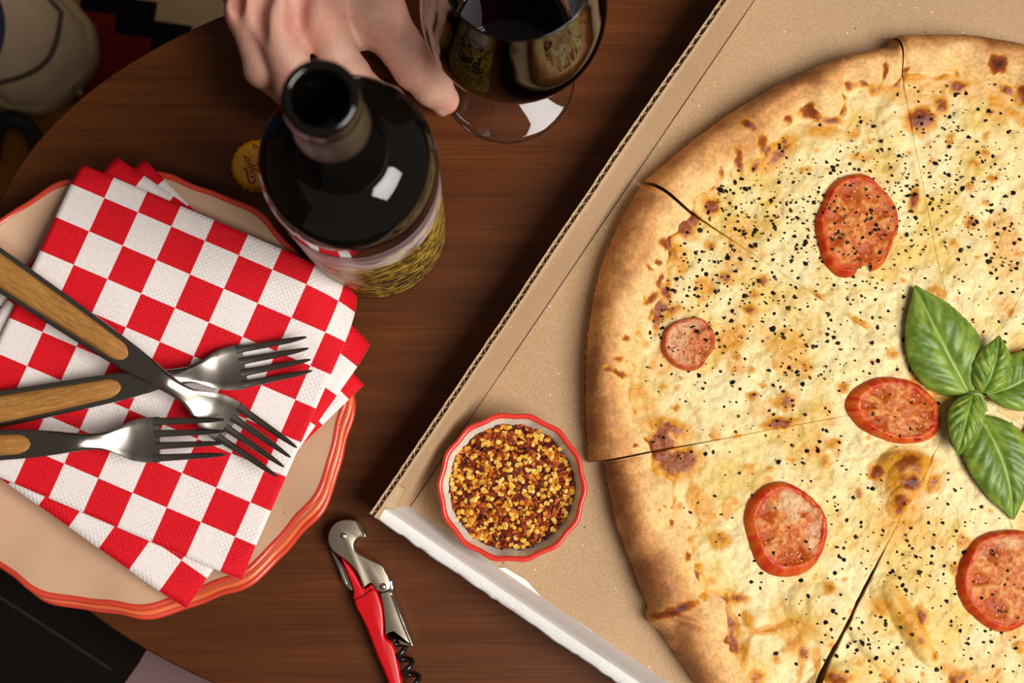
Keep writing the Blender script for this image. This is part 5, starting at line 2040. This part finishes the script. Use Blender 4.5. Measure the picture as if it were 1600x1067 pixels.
# ------------------------------------------------------------------ waiter's corkscrew
def build_corkscrew():
    S = 892 / 240.0
    q = lambda X, Y, h=0.011: W(480 + X / S, 780 + Y / S, h)
    t = thing('corkscrew', "red waiter's corkscrew with steel lever and black spiral lying open on the table", 'corkscrew', (*q(440, 700), TZ))
    z = lambda a: TZ + a

    def slab(name, pts, z0, z1, mat, bev=0.0006, sm=4, parent=t, ang=0.6):
        P = np.array([q(*p, h=z1) for p in pts])
        if sm > 1:
            P = catmull(P, sm)
        v, f = prism(P, z(z0), z(z1), bev, 3)
        o = new_obj(name, v, f, mat, parent, smooth=False)
        shade_by_angle(o, ang)
        return o
    handle = [(178, 322), (212, 350), (258, 402), (298, 470), (328, 520), (352, 508), (378, 492), (402, 528), (428, 590), (440, 650), (446, 720), (450, 796), (488, 828), (512, 880), (530, 960), (548, 1050),
              (575, 1160), (610, 1290), (640, 1400), (640, 1450), (600, 1470), (572, 1420), (520, 1240), (470, 1070), (400, 905), (340, 745), (280, 612), (266, 575), (268, 530), (240, 452), (200, 378)]
    slab('handle', handle, 0.0004, 0.0100, M['red_lacquer'], 0.0011, 3)
    # raised cheek of the handle below the shoulder
    cheek = [(275, 598), (330, 560), (372, 525), (398, 532), (424, 600), (436, 660), (441, 730), (445, 800), (484, 834), (506, 884), (524, 962), (541, 1052), (567, 1160), (600, 1290), (622, 1400), (590, 1420), (530, 1240), (478, 1068), (408, 902), (346, 742)]
    slab('handle_cheek', cheek, 0.0098, 0.0116, M['red_lacquer'], 0.0008, 3)
    blade = [(124, 278), (160, 320), (202, 378), (238, 452), (266, 527), (242, 520), (208, 478), (180, 402), (142, 312)]
    b = slab('foil_blade', blade, 0.0045, 0.0056, M['steel_bright'], 0.0003, 3)
    fuller = [(178, 380), (192, 392), (222, 462), (232, 494), (222, 490), (204, 455)]
    slab('fuller', fuller, 0.0054, 0.00575, M['steel_worn'], 0.0001, 2, b)
    lever = [(120, 222), (126, 184), (150, 148), (184, 126), (225, 117), (262, 120), (288, 124), (308, 152), (326, 186), (340, 214), (330, 224), (304, 222), (284, 232), (270, 256), (272, 286), (292, 312), (336, 336),
             (390, 362), (434, 384), (454, 418), (472, 452), (482, 494), (476, 522), (452, 536), (424, 538), (398, 522), (373, 488), (348, 500), (327, 514), (314, 488), (296, 440), (264, 394), (220, 352), (172, 318), (138, 288), (122, 252)]
    L = slab('boot_lever', lever, 0.0016, 0.0118, M['steel_worn'], 0.0007, 3)
    claw = [(288, 124), (300, 134), (322, 176), (341, 212), (334, 222), (316, 196), (296, 158), (278, 122)]
    slab('opener_claw', claw, 0.0020, 0.0124, M['steel_bright'], 0.0004, 2, L)
    arm = [(424, 548), (452, 540), (488, 536), (498, 556), (520, 612), (560, 710), (596, 800), (616, 852), (600, 852), (566, 848), (540, 842), (518, 800), (502, 772), (470, 784), (455, 790), (452, 730), (446, 660), (436, 600)]
    A = slab('hinged_arm', arm, 0.0022, 0.0108, M['steel_worn'], 0.0006, 2)
    ridge = [(484, 556), (496, 556), (560, 712), (612, 846), (598, 846), (546, 722)]
    slab('arm_flange', ridge, 0.0100, 0.0118, M['steel_bright'], 0.0004, 1, A)

    def rivet(X, Y, r, zt, par):
        c = q(X, Y, zt)
        prof = [(r, -0.0012), (r, 0.0), (r * .85, 0.0006), (r * .5, 0.0009), (0.0001, 0.0010)]
        v, f = lathe(prof, 24)
        new_obj('rivet', v + np.array([c[0], c[1], z(zt)]), f, M['steel_bright'], par)
    rivet(210, 212, 0.00165, 0.0118, L)
    rivet(440, 507, 0.0019, 0.0118, L)
    c = q(484, 502, 0.009)
    d = q(490, 540, 0.009) - q(478, 470, 0.009)
    d /= np.linalg.norm(d)
    P = np.array([[*(c - d * 0.0035), z(0.0085)], [*(c + d * 0.0035), z(0.0085)]])
    v, f = tube(np.array([P[0] + (P[1] - P[0]) * s for s in np.linspace(0, 1, 4)]), [0.0022, 0.0026, 0.0026, 0.0022], 14)
    new_obj('hinge_knuckle', v, f, M['steel_bright'], t)
    # worm
    a = np.array([*q(496, 778, 0.0065), z(0.0065)])
    b = np.array([*q(650, 1130, 0.0065), z(0.0065)])
    ax = b - a
    Ln = np.linalg.norm(ax)
    ax /= Ln
    s1 = np.array([-ax[1], ax[0], 0])
    s2 = np.array([0, 0, 1.0])
    tt = np.linspace(0, 1, 170)
    turns = Ln / 0.0088
    rad = np.interp(tt, [0, .10, .16, 1], [0.0, 0.0008, 0.0036, 0.0036])
    path = a + (tt * Ln)[:, None] * ax + rad[:, None] * (np.cos(2 * np.pi * turns * tt)[:, None] * s1 + np.sin(2 * np.pi * turns * tt)[:, None] * s2)
    v, f = tube(path, np.interp(tt, [0, .9, 1], [0.00155, 0.0014, 0.0003]), 12)
    o = new_obj('spiral_worm', v, f, M['black_coat'], t)
    o['label'] = 'black coated spiral'
    v, f = tube(np.array([[*q(470, 760, .0065), z(.0065)], [*q(505, 815, .0065), z(.0065)]]), [0.0026, 0.0026], 14)
    new_obj('worm_root', v, f, M['black_coat'], t)


build_corkscrew()
# ------------------------------------------------------------------ baked tomato slices
def build_tomato(px, py, rx, ry, rot, label, seed, white=0.3, skin_w=0.16, ragged=0.0, pale=0.0, open_gap=None, herbs=10, shift=(0.05, 0.02), film=(1, 0.6)):
    g = np.random.default_rng(seed)
    h0 = 0.0155
    c = W(px, py, h0)
    k, tp = slice_at(c[0], c[1])
    zb, _ = pizza_top(c[0], c[1], k)
    zb = zb[0] + 0.0006
    s = 1 / 2970.0
    RX, RY = rx * s, ry * s
    a = math.radians(rot)
    t = thing('tomato_slice', label, 'tomato slice', (c[0], c[1], zb), 'baked tomato slices on the pizza')
    nth = 120

    def shape(T):
        w = 1 + 0.035 * np.cos(2 * T + seed) + 0.03 * np.cos(3 * T + seed * 2.1) + 0.018 * np.cos(5 * T + seed * 1.3)
        if ragged:
            w = w + ragged * (vnoise(T * 2.2, T * 0 + seed, seed) - 0.5)
            w[-1] = w[0]
        return w

    def place(rho, T, z):
        sh = shape(T)
        up_ = np.clip(z / 0.005, 0, 1)
        x = rho * RX * sh * np.cos(T) + RX * shift[0] * up_
        y = rho * RY * sh * np.sin(T) + RY * shift[1] * up_
        X = c[0] + x * math.cos(a) - y * math.sin(a)
        Y = c[1] + x * math.sin(a) + y * math.cos(a)
        zz, _ = pizza_top(X.ravel(), Y.ravel(), k)
        # the soft slice follows the cheese loosely
        zc = 0.5 * zz.reshape(X.shape) + 0.5 * (zb - 0.0006)
        return np.stack([X, Y, np.maximum(zc, zz.reshape(X.shape) - 0.0008) + z], -1)
    th = np.linspace(0, 2 * np.pi, nth, endpoint=False)
    # flesh with seed chambers
    nr = 34
    rho = np.linspace(0.02, 1 - skin_w * 0.95, nr)
    T, Rh = np.meshgrid(th, rho, indexing='ij')
    nch = int(g.integers(5, 7))
    ph = g.random() * 6.28
    cell = np.cos(nch * (T + 0.25 * np.sin(2 * T)) + ph)
    band = np.exp(-((Rh - 0.60) / 0.20) ** 2)
    chamber = sstep(-0.25, 0.55, cell) * band
    xx = Rh * np.cos(T) * RX
    yy = Rh * np.sin(T) * RY
    nz = fbm(xx + seed, yy, 420, 4, 5)
    nz2 = fbm(xx + seed, yy, 1100, 3, 9)
    Rn = Rh / (1 - skin_w * 0.95)
    z = 0.0044 - 0.0012 * chamber + 0.0010 * (nz - 0.5) + 0.0004 * sstep(.8, 1, Rn)
    flesh = linA((184, 88, 26))
    flesh2 = linA((204, 132, 62))
    gel = linA((160, 54, 8))
    chez = linA((212, 174, 130))
    red = linA((184, 58, 16))
    col = mixc(np.tile(flesh, T.shape + (1,)), flesh2, sstep(.40, .65, nz))
    col = mixc(col, gel, chamber * 0.85)
    col = mixc(col, red, sstep(0.80, 0.98, Rn) * 0.5)
    wn_ = fbm(xx + seed * 3.7, yy, 130, 3, 15)
    dirf = (film[0] * np.cos(T) + film[1] * np.sin(T)) * Rn / math.hypot(*film)
    wm = sstep(0.52, 0.72, wn_ * 0.55 + 0.30 * white + 0.26 * dirf + 0.15 * (nz2 - .5)) * (1 - sstep(.85, 1.0, Rn)) * (white > 0)
    col = mixc(col, chez, wm * 0.8)
    if pale:
        col = mixc(col, linA((190, 112, 78)), np.full(T.shape, pale))
    col = col * (0.66 + 0.68 * nz2)[..., None]
    z = z + 0.0007 * wm * nz2
    P = place(Rh, T, z)
    v = P.reshape(-1, 3)
    f = grid_faces(nth, nr, wrap_u=True)
    ctr = v.reshape(nth, nr, 3)[:, 0].mean(0)
    v = np.concatenate([v, [ctr]])
    fl = [tuple(q) for q in f] + [(len(v) - 1, i * nr, ((i + 1) % nth) * nr) for i in range(nth)]
    cc = np.concatenate([col.reshape(-1, 3), [flesh]])
    new_obj('flesh', v, fl, M['tomato'], t, cols=cc)
    # skin ring
    prof = [(1 - skin_w * 1.15, 0.0044), (1 - skin_w * .95, 0.0050), (1 - skin_w * .75, 0.0049), (1 - skin_w * .4, 0.0037), (1 - skin_w * .1, 0.0016), (1.0, -0.0004), (0.97, -0.0020)]
    rr = np.array([p[0] for p in prof])
    zz = np.array([p[1] for p in prof])
    T, I = np.meshgrid(th, np.arange(len(prof)), indexing='ij')
    bump = 0.0007 * (fbm(np.cos(T) * 3, np.sin(T) * 3, 2.2, 3, seed) - 0.5) * 2
    P = place(rr[I], T, zz[I] + bump * (I < 5))
    base = linA((182, 46, 8))
    org = linA((198, 88, 26))
    nn = fbm(np.cos(T) * 2 + seed, np.sin(T) * 2, 3.0, 3, 2)
    col = mixc(np.tile(base, T.shape + (1,)), org, sstep(.35, .65, nn))
    col = mixc(col, linA((170, 26, 10)), (I >= 6) * 0.6)
    if pale:
        col = mixc(col, linA((188, 104, 66)), np.full(T.shape, pale * .8))
    keepf = grid_faces(nth, len(prof), wrap_u=True)
    if open_gap is not None:
        tc = np.repeat(th[:, None], len(prof) - 1, 1).ravel()
        dd = np.abs((tc - open_gap[0] + np.pi) % (2 * np.pi) - np.pi)
        keepf = keepf[dd > open_gap[1]]
    new_obj('skin', P.reshape(-1, 3), keepf, M['tomato_skin'], t, cols=col.reshape(-1, 3))
    # seeds lying in the gel
    cand = []
    for i in range(200):
        r_ = 0.45 + 0.3 * g.random()
        t_ = g.random() * 6.283
        if math.cos(nch * (t_ + 0.25 * math.sin(2 * t_)) + ph) > 0.2:
            cand.append((r_, t_))
        if len(cand) >= 14:
            break
    for (r_, t_) in cand:
        p = place(np.array([[r_]]), np.array([[t_]]) if not ragged else np.array([[t_], [t_]]).T[:1, :1], np.array([[0.0034]]))[0, 0]
        rot_ = g.random() * 6.28
        tt = np.linspace(0, 2 * np.pi, 8, endpoint=False)
        ring = np.stack([0.0011 * np.cos(tt) * (1 + .2 * np.cos(tt)), 0.00065 * np.sin(tt), 0 * tt], 1)
        m2 = np.array([[math.cos(rot_), -math.sin(rot_), 0], [math.sin(rot_), math.cos(rot_), 0], [0, 0, 1]])
        pts = np.concatenate([ring * .6 + [0, 0, .0005], ring, ring * .6 - [0, 0, .0005]]) @ m2.T + p
        fs = [tuple(range(8)), tuple(range(16, 24))[::-1]]
        for q in range(8):
            w = (q + 1) % 8
            fs += [(8 + q, 8 + w, w, q), (16 + q, 16 + w, 8 + w, 8 + q)]
        new_obj('seed', pts, fs, M['tomato_seed'], t)
    # herb flakes stuck to the wet surface
    V, F, C = [], [], []
    for i in range(herbs):
        r_ = math.sqrt(g.random()) * 0.92
        t_ = g.random() * 6.283
        p = place(np.array([[r_]]), np.array([[t_]]), np.array([[0.0047]]))[0, 0]
        n_ = int(g.integers(4, 7))
        sz = 0.0005 + 0.0009 * g.random() ** 2
        tt = np.linspace(0, 2 * np.pi, n_, endpoint=False) + g.random(n_) * .6
        rd = sz * (.6 + .7 * g.random(n_))
        s0 = len(V)
        cl = [linA((34, 30, 16)), linA((60, 54, 26)), linA((92, 84, 48))][g.choice(3, p=[.5, .3, .2])]
        asp = .45 + .5 * g.random()
        ro = g.random() * 6.28
        for q in range(n_):
            lx, ly = rd[q] * math.cos(tt[q]), rd[q] * math.sin(tt[q]) * asp
            V.append((p[0] + lx * math.cos(ro) - ly * math.sin(ro), p[1] + lx * math.sin(ro) + ly * math.cos(ro), p[2] + 0.0004 * g.random()))
            C.append(cl)
        V += [(p[0], p[1], p[2] + 0.0006), (p[0], p[1], p[2] - 0.0012)]
        C += [cl, cl]
        for q in range(n_):
            F.append((s0 + q, s0 + (q + 1) % n_, s0 + n_))
            F.append((s0 + (q + 1) % n_, s0 + q, s0 + n_ + 1))
    if V:
        ho = new_obj('herb_flakes', np.array(V), np.array(F), M['herb'], t, smooth=False, cols=np.array(C))
        ho['kind'] = 'stuff'


M['tomato'] = attr_mat('tomato_flesh', 0.42, (900, 0.14), (500, 0.5, 0.0007), spec=0.22)
M['tomato_skin'] = attr_mat('tomato_skin', 0.36, (500, 0.14), (400, 0.5, 0.0006), spec=0.3)
M['tomato_seed'] = simple('tomato_seed', lin(214, 150, 78), 0.35)
build_tomato(1336, 354, 68, 80, -8, 'large wrinkled tomato slice dusted with herbs near the top of the pizza', 3, 0.02, 0.14, 0.10, 0.0, (5.0, 0.22), herbs=95)
build_tomato(1075, 537, 42, 42, 0, 'smallest tomato slice, pink and whitish, near the left crust', 5, 1.3, 0.10, 0.06, 0.35, herbs=20, film=(-1, 0.3))
build_tomato(1397, 641, 76, 53, -12, 'oval tomato slice just left of the basil leaves', 7, 0.12, 0.22, 0.06, herbs=22, film=(0.6, -1))
build_tomato(1226, 828, 67, 73, 10, 'round tomato slice with bright skin on the lower left slice', 9, 0.75, 0.20, 0.0, shift=(0.09, 0.05), film=(1, 0.6))
build_tomato(1568, 905, 74, 80, 0, 'tomato slice at the right edge below the basil', 11, 0.45, 0.13, 0.04, 0.0, herbs=24, film=(0.4, 1))
build_tomato(1650, 690, 54, 50, 0, 'sliver of tomato at the right edge beside the basil', 13, 0.1, 0.18, 0.03)

# ------------------------------------------------------------------ basil
def leaf_mat():
    t = NT('basil_leaf')
    a = t.n('ShaderNodeAttribute')
    a.attribute_name = 'Col'
    v = t.coords()
    n = t.noise(v, 300, 4, 0.6)
    c = t.mix(1.0, a.outputs['Color'], t.ramp(n, [(0.3, (0.86, 0.88, 0.82)), (0.7, (1.12, 1.10, 1.1))]), 'MULTIPLY')
    t.color(c)
    t.set(Roughness=0.46)
    t.p.inputs['Subsurface Weight'].default_value = 0.12
    t.p.inputs['Subsurface Radius'].default_value = (0.4, 1.0, 0.2)
    t.p.inputs['Subsurface Scale'].default_value = 0.002
    t.bump(t.noise(v, 700, 3), 0.25, 0.0004)
    return t.m


M['basil'] = leaf_mat()


def build_basil():
    cb = W(1524, 612, 0.02)
    k, _ = slice_at(cb[0], cb[1])
    zb = TZ + 0.0042 + 0.0135
    t = thing('basil_sprig', 'fresh green basil sprig lying on the middle of the pizza', 'basil', (cb[0], cb[1], zb))

    def leaf(base, tip, wid, z_b, z_m, z_t, bend=0.0, nv=7, seed=0, fold=0.10, shade=0.0):
        b = W(*base, z_b)
        e = W(*tip, z_t)
        d = e - b
        Ln = np.linalg.norm(d)
        d /= Ln
        nrm = np.array([-d[1], d[0]])
        nu, nw = 64, 33
        s = np.linspace(0, 1, nu)
        wl = wid / 2970.0 * 0.5
        prof = np.sin(np.pi * np.clip(s, 0, 1) ** 0.72) ** 0.80
        prof = prof * (1 - 0.25 * sstep(.75, 1, s)) + 0.015
        serr = 1 + 0.030 * np.abs(((s * 17 + 0.3) % 1) - 0.5) * 2 * sstep(.1, .3, s)
        w = wl * prof * serr
        tt = np.linspace(-1, 1, nw)
        S, T = np.meshgrid(s, tt, indexing='ij')
        Wd = w[:, None]
        zc = np.interp(S, [0, .5, 1], [z_b, z_m, z_t])
        zc = z_b + (z_t - z_b) * S + 4 * (z_m - 0.5 * (z_b + z_t)) * S * (1 - S)
        # blades rise from the midrib then roll down at the margin
        lat = np.abs(T)
        zz = zc + Wd * (fold * 3.2 * lat - fold * 4.6 * lat ** 2.4)
        vein = (S * nv - 1.9 * lat ** 0.85 - 0.5 * lat ** 3 + (T > 0) * 0.35 + 20)
        fr = np.abs((vein % 1) - 0.5) * 2           # 1 on a vein
        quilt = (1 - fr ** 2) * sstep(0.02, .25, lat) * (1 - sstep(.8, 1, lat) * .6) * sstep(0, .12, S) * sstep(1, .85, S)
        zz = zz + 0.0011 * quilt * np.clip(Wd / wl, 0, 1) + 0.0018 * (fbm(S * 3 + seed, T, 1.6, 3, seed) - 0.5) * np.clip(Wd / wl, 0, 1)
        zz = zz - 0.0007 * np.exp(-(lat / 0.06) ** 2)
        off = bend * Ln * np.sin(np.pi * S)
        X = b[0] + d[0] * S * Ln + nrm[0] * (T * Wd + off)
        Y = b[1] + d[1] * S * Ln + nrm[1] * (T * Wd + off)
        top = np.stack([X, Y, TZ + zz], -1).reshape(-1, 3)
        low = top.copy()
        low[:, 2] -= 0.0004
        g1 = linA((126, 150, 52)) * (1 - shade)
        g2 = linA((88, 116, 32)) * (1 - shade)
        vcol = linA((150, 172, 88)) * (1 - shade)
        n = fbm(S * 4 + seed * 3, T * 2, 1.5, 4, seed + 3)
        col = mixc(np.tile(g2, S.shape + (1,)), g1, sstep(.35, .65, n))
        vm = np.clip(np.exp(-(lat / 0.045) ** 2) * 0.85 + sstep(.84, .98, fr) * 0.40 * sstep(0.02, .15, lat) * (1 - sstep(.7, 1, lat)), 0, 1)
        col = mixc(col, vcol, vm)
        f = grid_faces(nu, nw)
        n_ = nu * nw
        idx = np.arange(n_).reshape(nu, nw)
        loop = np.concatenate([idx[:-1, 0], idx[-1, :-1], idx[:0:-1, -1], idx[0, :0:-1]])
        jj = np.roll(loop, -1)
        side = np.stack([loop, jj, jj + n_, loop + n_], 1)
        cc = np.concatenate([col.reshape(-1, 3)] * 2)
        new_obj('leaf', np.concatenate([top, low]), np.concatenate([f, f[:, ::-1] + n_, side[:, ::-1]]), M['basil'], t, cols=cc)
    leaf((1516, 616), (1430, 446), 118, 0.0190, 0.0220, 0.0180, 0.03, 7, 1, 0.12)
    leaf((1542, 617), (1640, 548), 92, 0.0185, 0.0235, 0.0200, -0.10, 7, 4, 0.12)
    leaf((1530, 650), (1584, 812), 104, 0.0180, 0.0220, 0.0165, 0.05, 7, 3, 0.12)
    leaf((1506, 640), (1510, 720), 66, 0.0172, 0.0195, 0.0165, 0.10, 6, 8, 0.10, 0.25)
    leaf((1536, 614), (1562, 524), 62, 0.0215, 0.0265, 0.0235, -0.02, 6, 2, 0.14)
    leaf((1521, 616), (1497, 712), 56, 0.0230, 0.0275, 0.0235, -0.05, 6, 6, 0.14)
    P = np.array([W3(1505, 617, .0185), W3(1518, 616, .0205), W3(1530, 616, .0210), W3(1536, 628, .0190), W3(1540, 642, .0175)])
    v, f = tube(catmull(P, 4, False), 0.0013, 10)
    sm = simple('basil_stem', lin(118, 140, 58), 0.45)
    new_obj('stem', v, f, sm, t)


build_basil()
# ------------------------------------------------------------------ people beyond the table edge
def build_standing_foot():
    """beige shoe and navy trouser leg at the left edge, down on the rug"""
    h = -TZ
    toe = W(122, 142, h + 0.02)
    heel = toe + (W(-220, -150, h + 0.02) - toe) / np.linalg.norm(W(-220, -150, h + 0.02) - toe) * 0.285
    d = (toe - heel) / np.linalg.norm(toe - heel)
    n = np.array([-d[1], d[0]])
    base = 0.0085
    t = thing('person', 'foot in a beige canvas shoe and navy trousers, left of the table', 'person', (*(0.5 * (toe + heel)), base))
    L = 0.285
    nu, nt = 60, 40
    u = np.linspace(0, 1, nu)
    def half(u_):
        return np.interp(u_, [0, .03, .10, .25, .45, .65, .80, .90, .96, .985, .995, 1], [.006, .018, .029, .034, .036, .046, .052, .047, .034, .022, .012, .002])
    def loft(hw, zt, zb, power=2.4):
        th = np.linspace(0, 2 * np.pi, nt, endpoint=False)
        P = np.zeros((nu, nt, 3))
        for i in range(nu):
            cx = heel + d * L * u[i]
            c_, s_ = np.cos(th), np.sin(th)
            yy = hw[i] * np.sign(c_) * np.abs(c_) ** (2 / power)
            zz = np.where(s_ > 0, zb[i] + (zt[i] - zb[i]) * np.abs(s_) ** (2 / power), zb[i])
            P[i, :, :2] = cx + n * yy[:, None]
            P[i, :, 2] = zz
        v = P.reshape(-1, 3)
        f = [tuple(x) for x in grid_faces(nu, nt, wrap_v=True)] + [tuple(range(nt))[::-1], tuple(range((nu - 1) * nt, nu * nt))]
        return v, f
    hw = half(u)
    sole_t = np.full(nu, base + 0.026)
    v, f = loft(hw * 1.10, sole_t, np.full(nu, base), 6)
    new_obj('sole', v, f, simple('cream_shoe_sole', lin(172, 148, 108), 0.7, vary=0.1), t)
    top = np.interp(u, [0, .1, .3, .5, .7, .85, .95, 1], [.085, .095, .098, .092, .078, .062, .046, .024]) + base
    v, f = loft(hw * 0.96, top, np.full(nu, base + 0.020), 2.6)
    new_obj('shoe_upper', v, f, simple('beige_canvas', lin(178, 150, 120), 0.85, bump=(600, 0.4), vary=0.08), t)
    # seam where the toe cap meets the upper
    pts = []
    for a in np.linspace(-1, 1, 40):
        uu = 0.925 - 0.55 * abs(a) ** 2.2
        fr_ = np.sign(a) * min(1.0, abs(a) * 2.6) * 0.84
        w = np.interp(uu, u, hw) * 0.96 * fr_
        zt = np.interp(uu, u, top)
        zz = base + 0.02 + (zt - base - 0.02) * (1 - abs(fr_) ** 2.6) ** (1 / 2.6)
        p = heel + d * L * uu + n * w
        pts.append((p[0], p[1], zz + 0.0005))
    v, f = tube(np.array(pts), 0.0022, 8)
    new_obj('toe_seam', v, f, simple('shoe_stitching', lin(80, 64, 48), 0.9), t)
    # trouser leg rising from the ankle
    ank = W(-122, 40, h + 0.10)
    path = []
    rad = []
    for q in np.linspace(0, 1, 14):
        p = ank + n * -0.0 + (-d * 0.06 + n * 0.01) * q
        path.append((p[0], p[1], base + 0.075 + 0.60 * q))
        rad.append(0.062 + 0.018 * q + 0.0025 * math.sin(q * 19))
    v, f = tube(np.array(path), rad, 36)
    jm = NT('navy_denim')
    vv = jm.coords()
    nn = jm.noise(vv, 700, 3)
    jm.color(jm.ramp(nn, [(0.3, lin(18, 22, 40)), (0.7, lin(40, 48, 78))]))
    jm.set(Roughness=0.9)
    jm.bump(nn, 0.4, 0.0008)
    new_obj('trouser_leg', v, f, jm.m, t)
    # strap on the floor beside the shoe
    c0 = W(22, 214, h + 0.02)
    P = []
    for a in np.linspace(-0.3, 3.3, 26):
        P.append((c0[0] + 0.020 * math.cos(a), c0[1] - 0.016 + 0.030 * math.sin(a), 0.016 + 0.012 * math.sin(a) ** 2))
    P = np.array(P)
    v, f = tube(P, 0.0075, 12)
    o = new_obj('strap', v, f, simple('black_strap', lin(14, 13, 14), 0.7), None, loc=(c0[0], c0[1], 0.0085))
    tag(o, 'black strap looping on the rug below the beige shoe', 'strap')


def build_seated_leg():
    """dark trouser leg close to the table edge at the lower left"""
    h = -0.17
    a = W(-330, 700, h + 0.03)
    b = W(152, 1046, h - 0.02)
    za, zb = TZ + h + 0.04, TZ + h - 0.05
    t = thing('person', 'leg in black jeans and mauve sock beside the table at the lower left', 'person', (b[0], b[1], 0.0085))
    d3 = np.array([b[0] - a[0], b[1] - a[1], zb - za])
    L = np.linalg.norm(d3)
    ax = d3 / L
    side = np.cross(ax, [0, 0, 1.0])
    side /= np.linalg.norm(side)
    up = np.cross(side, ax)
    nu, nt = 70, 64
    u = np.linspace(0, 1, nu)
    th = np.linspace(0, 2 * np.pi, nt, endpoint=False)
    A3 = np.array([a[0], a[1], za])
    U, T = np.meshgrid(u, th, indexing='ij')
    R = 0.078 - 0.016 * U + 0.0035 * (fbm(U * 8, np.cos(T) * 1.5 + 2, 1.0, 3, 3) - 0.5)
    ridge = np.exp(-(((T - 2.0 + np.pi) % (2 * np.pi) - np.pi) / 0.05) ** 2)
    pucker = 0.0011 * ridge * (0.5 + 0.5 * np.sin(U * L / 0.006 * 2 * np.pi * 0.5))
    R = R + 0.0016 * ridge + pucker
    hem = sstep(0.955, 0.965, U)
    R = R + 0.0018 * hem
    P = A3 + (U * L)[..., None] * ax + (R * np.cos(T))[..., None] * side + (R * np.sin(T))[..., None] * up
    v = P.reshape(-1, 3)
    Pin = A3 + (U * L)[..., None] * ax + ((R - 0.003) * np.cos(T))[..., None] * side + ((R - 0.003) * np.sin(T))[..., None] * up
    f = grid_faces(nu, nt, wrap_v=True)
    n_ = nu * nt
    last = np.arange((nu - 1) * nt, nu * nt)
    rim = np.stack([last, np.roll(last, -1), np.roll(last, -1) + n_, last + n_], 1)
    jm = NT('black_denim')
    vv = jm.coords()
    n1 = jm.noise(vv, 900, 3)
    jm.color(jm.ramp(n1, [(0.3, lin(12, 8, 6)), (0.7, lin(25, 18, 14))]))
    jm.set(Roughness=0.95)
    jm.p.inputs['Specular IOR Level'].default_value = 0.08
    jm.bump(n1, 0.5, 0.0008)
    new_obj('trouser_leg', np.concatenate([v, Pin.reshape(-1, 3)]), np.concatenate([f[:, ::-1], f + n_, rim[:, ::-1]]), jm.m, t)
    # seam line
    T0 = 1.80
    sp = []
    for q in np.linspace(0.01, 0.95, 60):
        rr = 0.078 - 0.016 * q + 0.0012
        sp.append(A3 + q * L * ax + rr * math.cos(T0) * side + rr * math.sin(T0) * up)
    sv, sf = tube(np.array(sp), 0.0014, 6)
    new_obj('side_seam', sv, sf, simple('black_thread', lin(12, 11, 11), 0.9), t.children[0])
    # sock, ankle to floor
    B3 = A3 + L * ax
    p = [B3 - ax * 0.06, B3, B3 + ax * 0.07 + np.array([0, 0, -0.02]), B3 + ax * 0.10 + np.array([0, 0, -0.08]), np.array([*(B3 + ax * 0.11)[:2], 0.06])]
    pv, pf = tube(catmull(np.array(p), 6, False), 0.046, 32)
    sm = simple('mauve_sock', lin(112, 86, 86), 0.9, bump=(500, 0.3))
    new_obj('sock', pv, pf, sm, t)
    c = (B3 + ax * 0.11)[:2]
    dd = ax[:2] / np.linalg.norm(ax[:2])
    out = []
    nn = np.array([-dd[1], dd[0]])
    for aa in np.linspace(0, 2 * np.pi, 30, endpoint=False):
        out.append(c + dd * (0.06 + 0.125 * math.cos(aa)) + nn * 0.044 * math.sin(aa) * (1 + 0.12 * math.cos(aa)))
    v, f = prism(np.array(out), 0.0088, 0.062, 0.012, 4)
    new_obj('shoe', v, f, simple('black_leather', lin(24, 22, 22), 0.5), t)


build_standing_foot()
build_seated_leg()
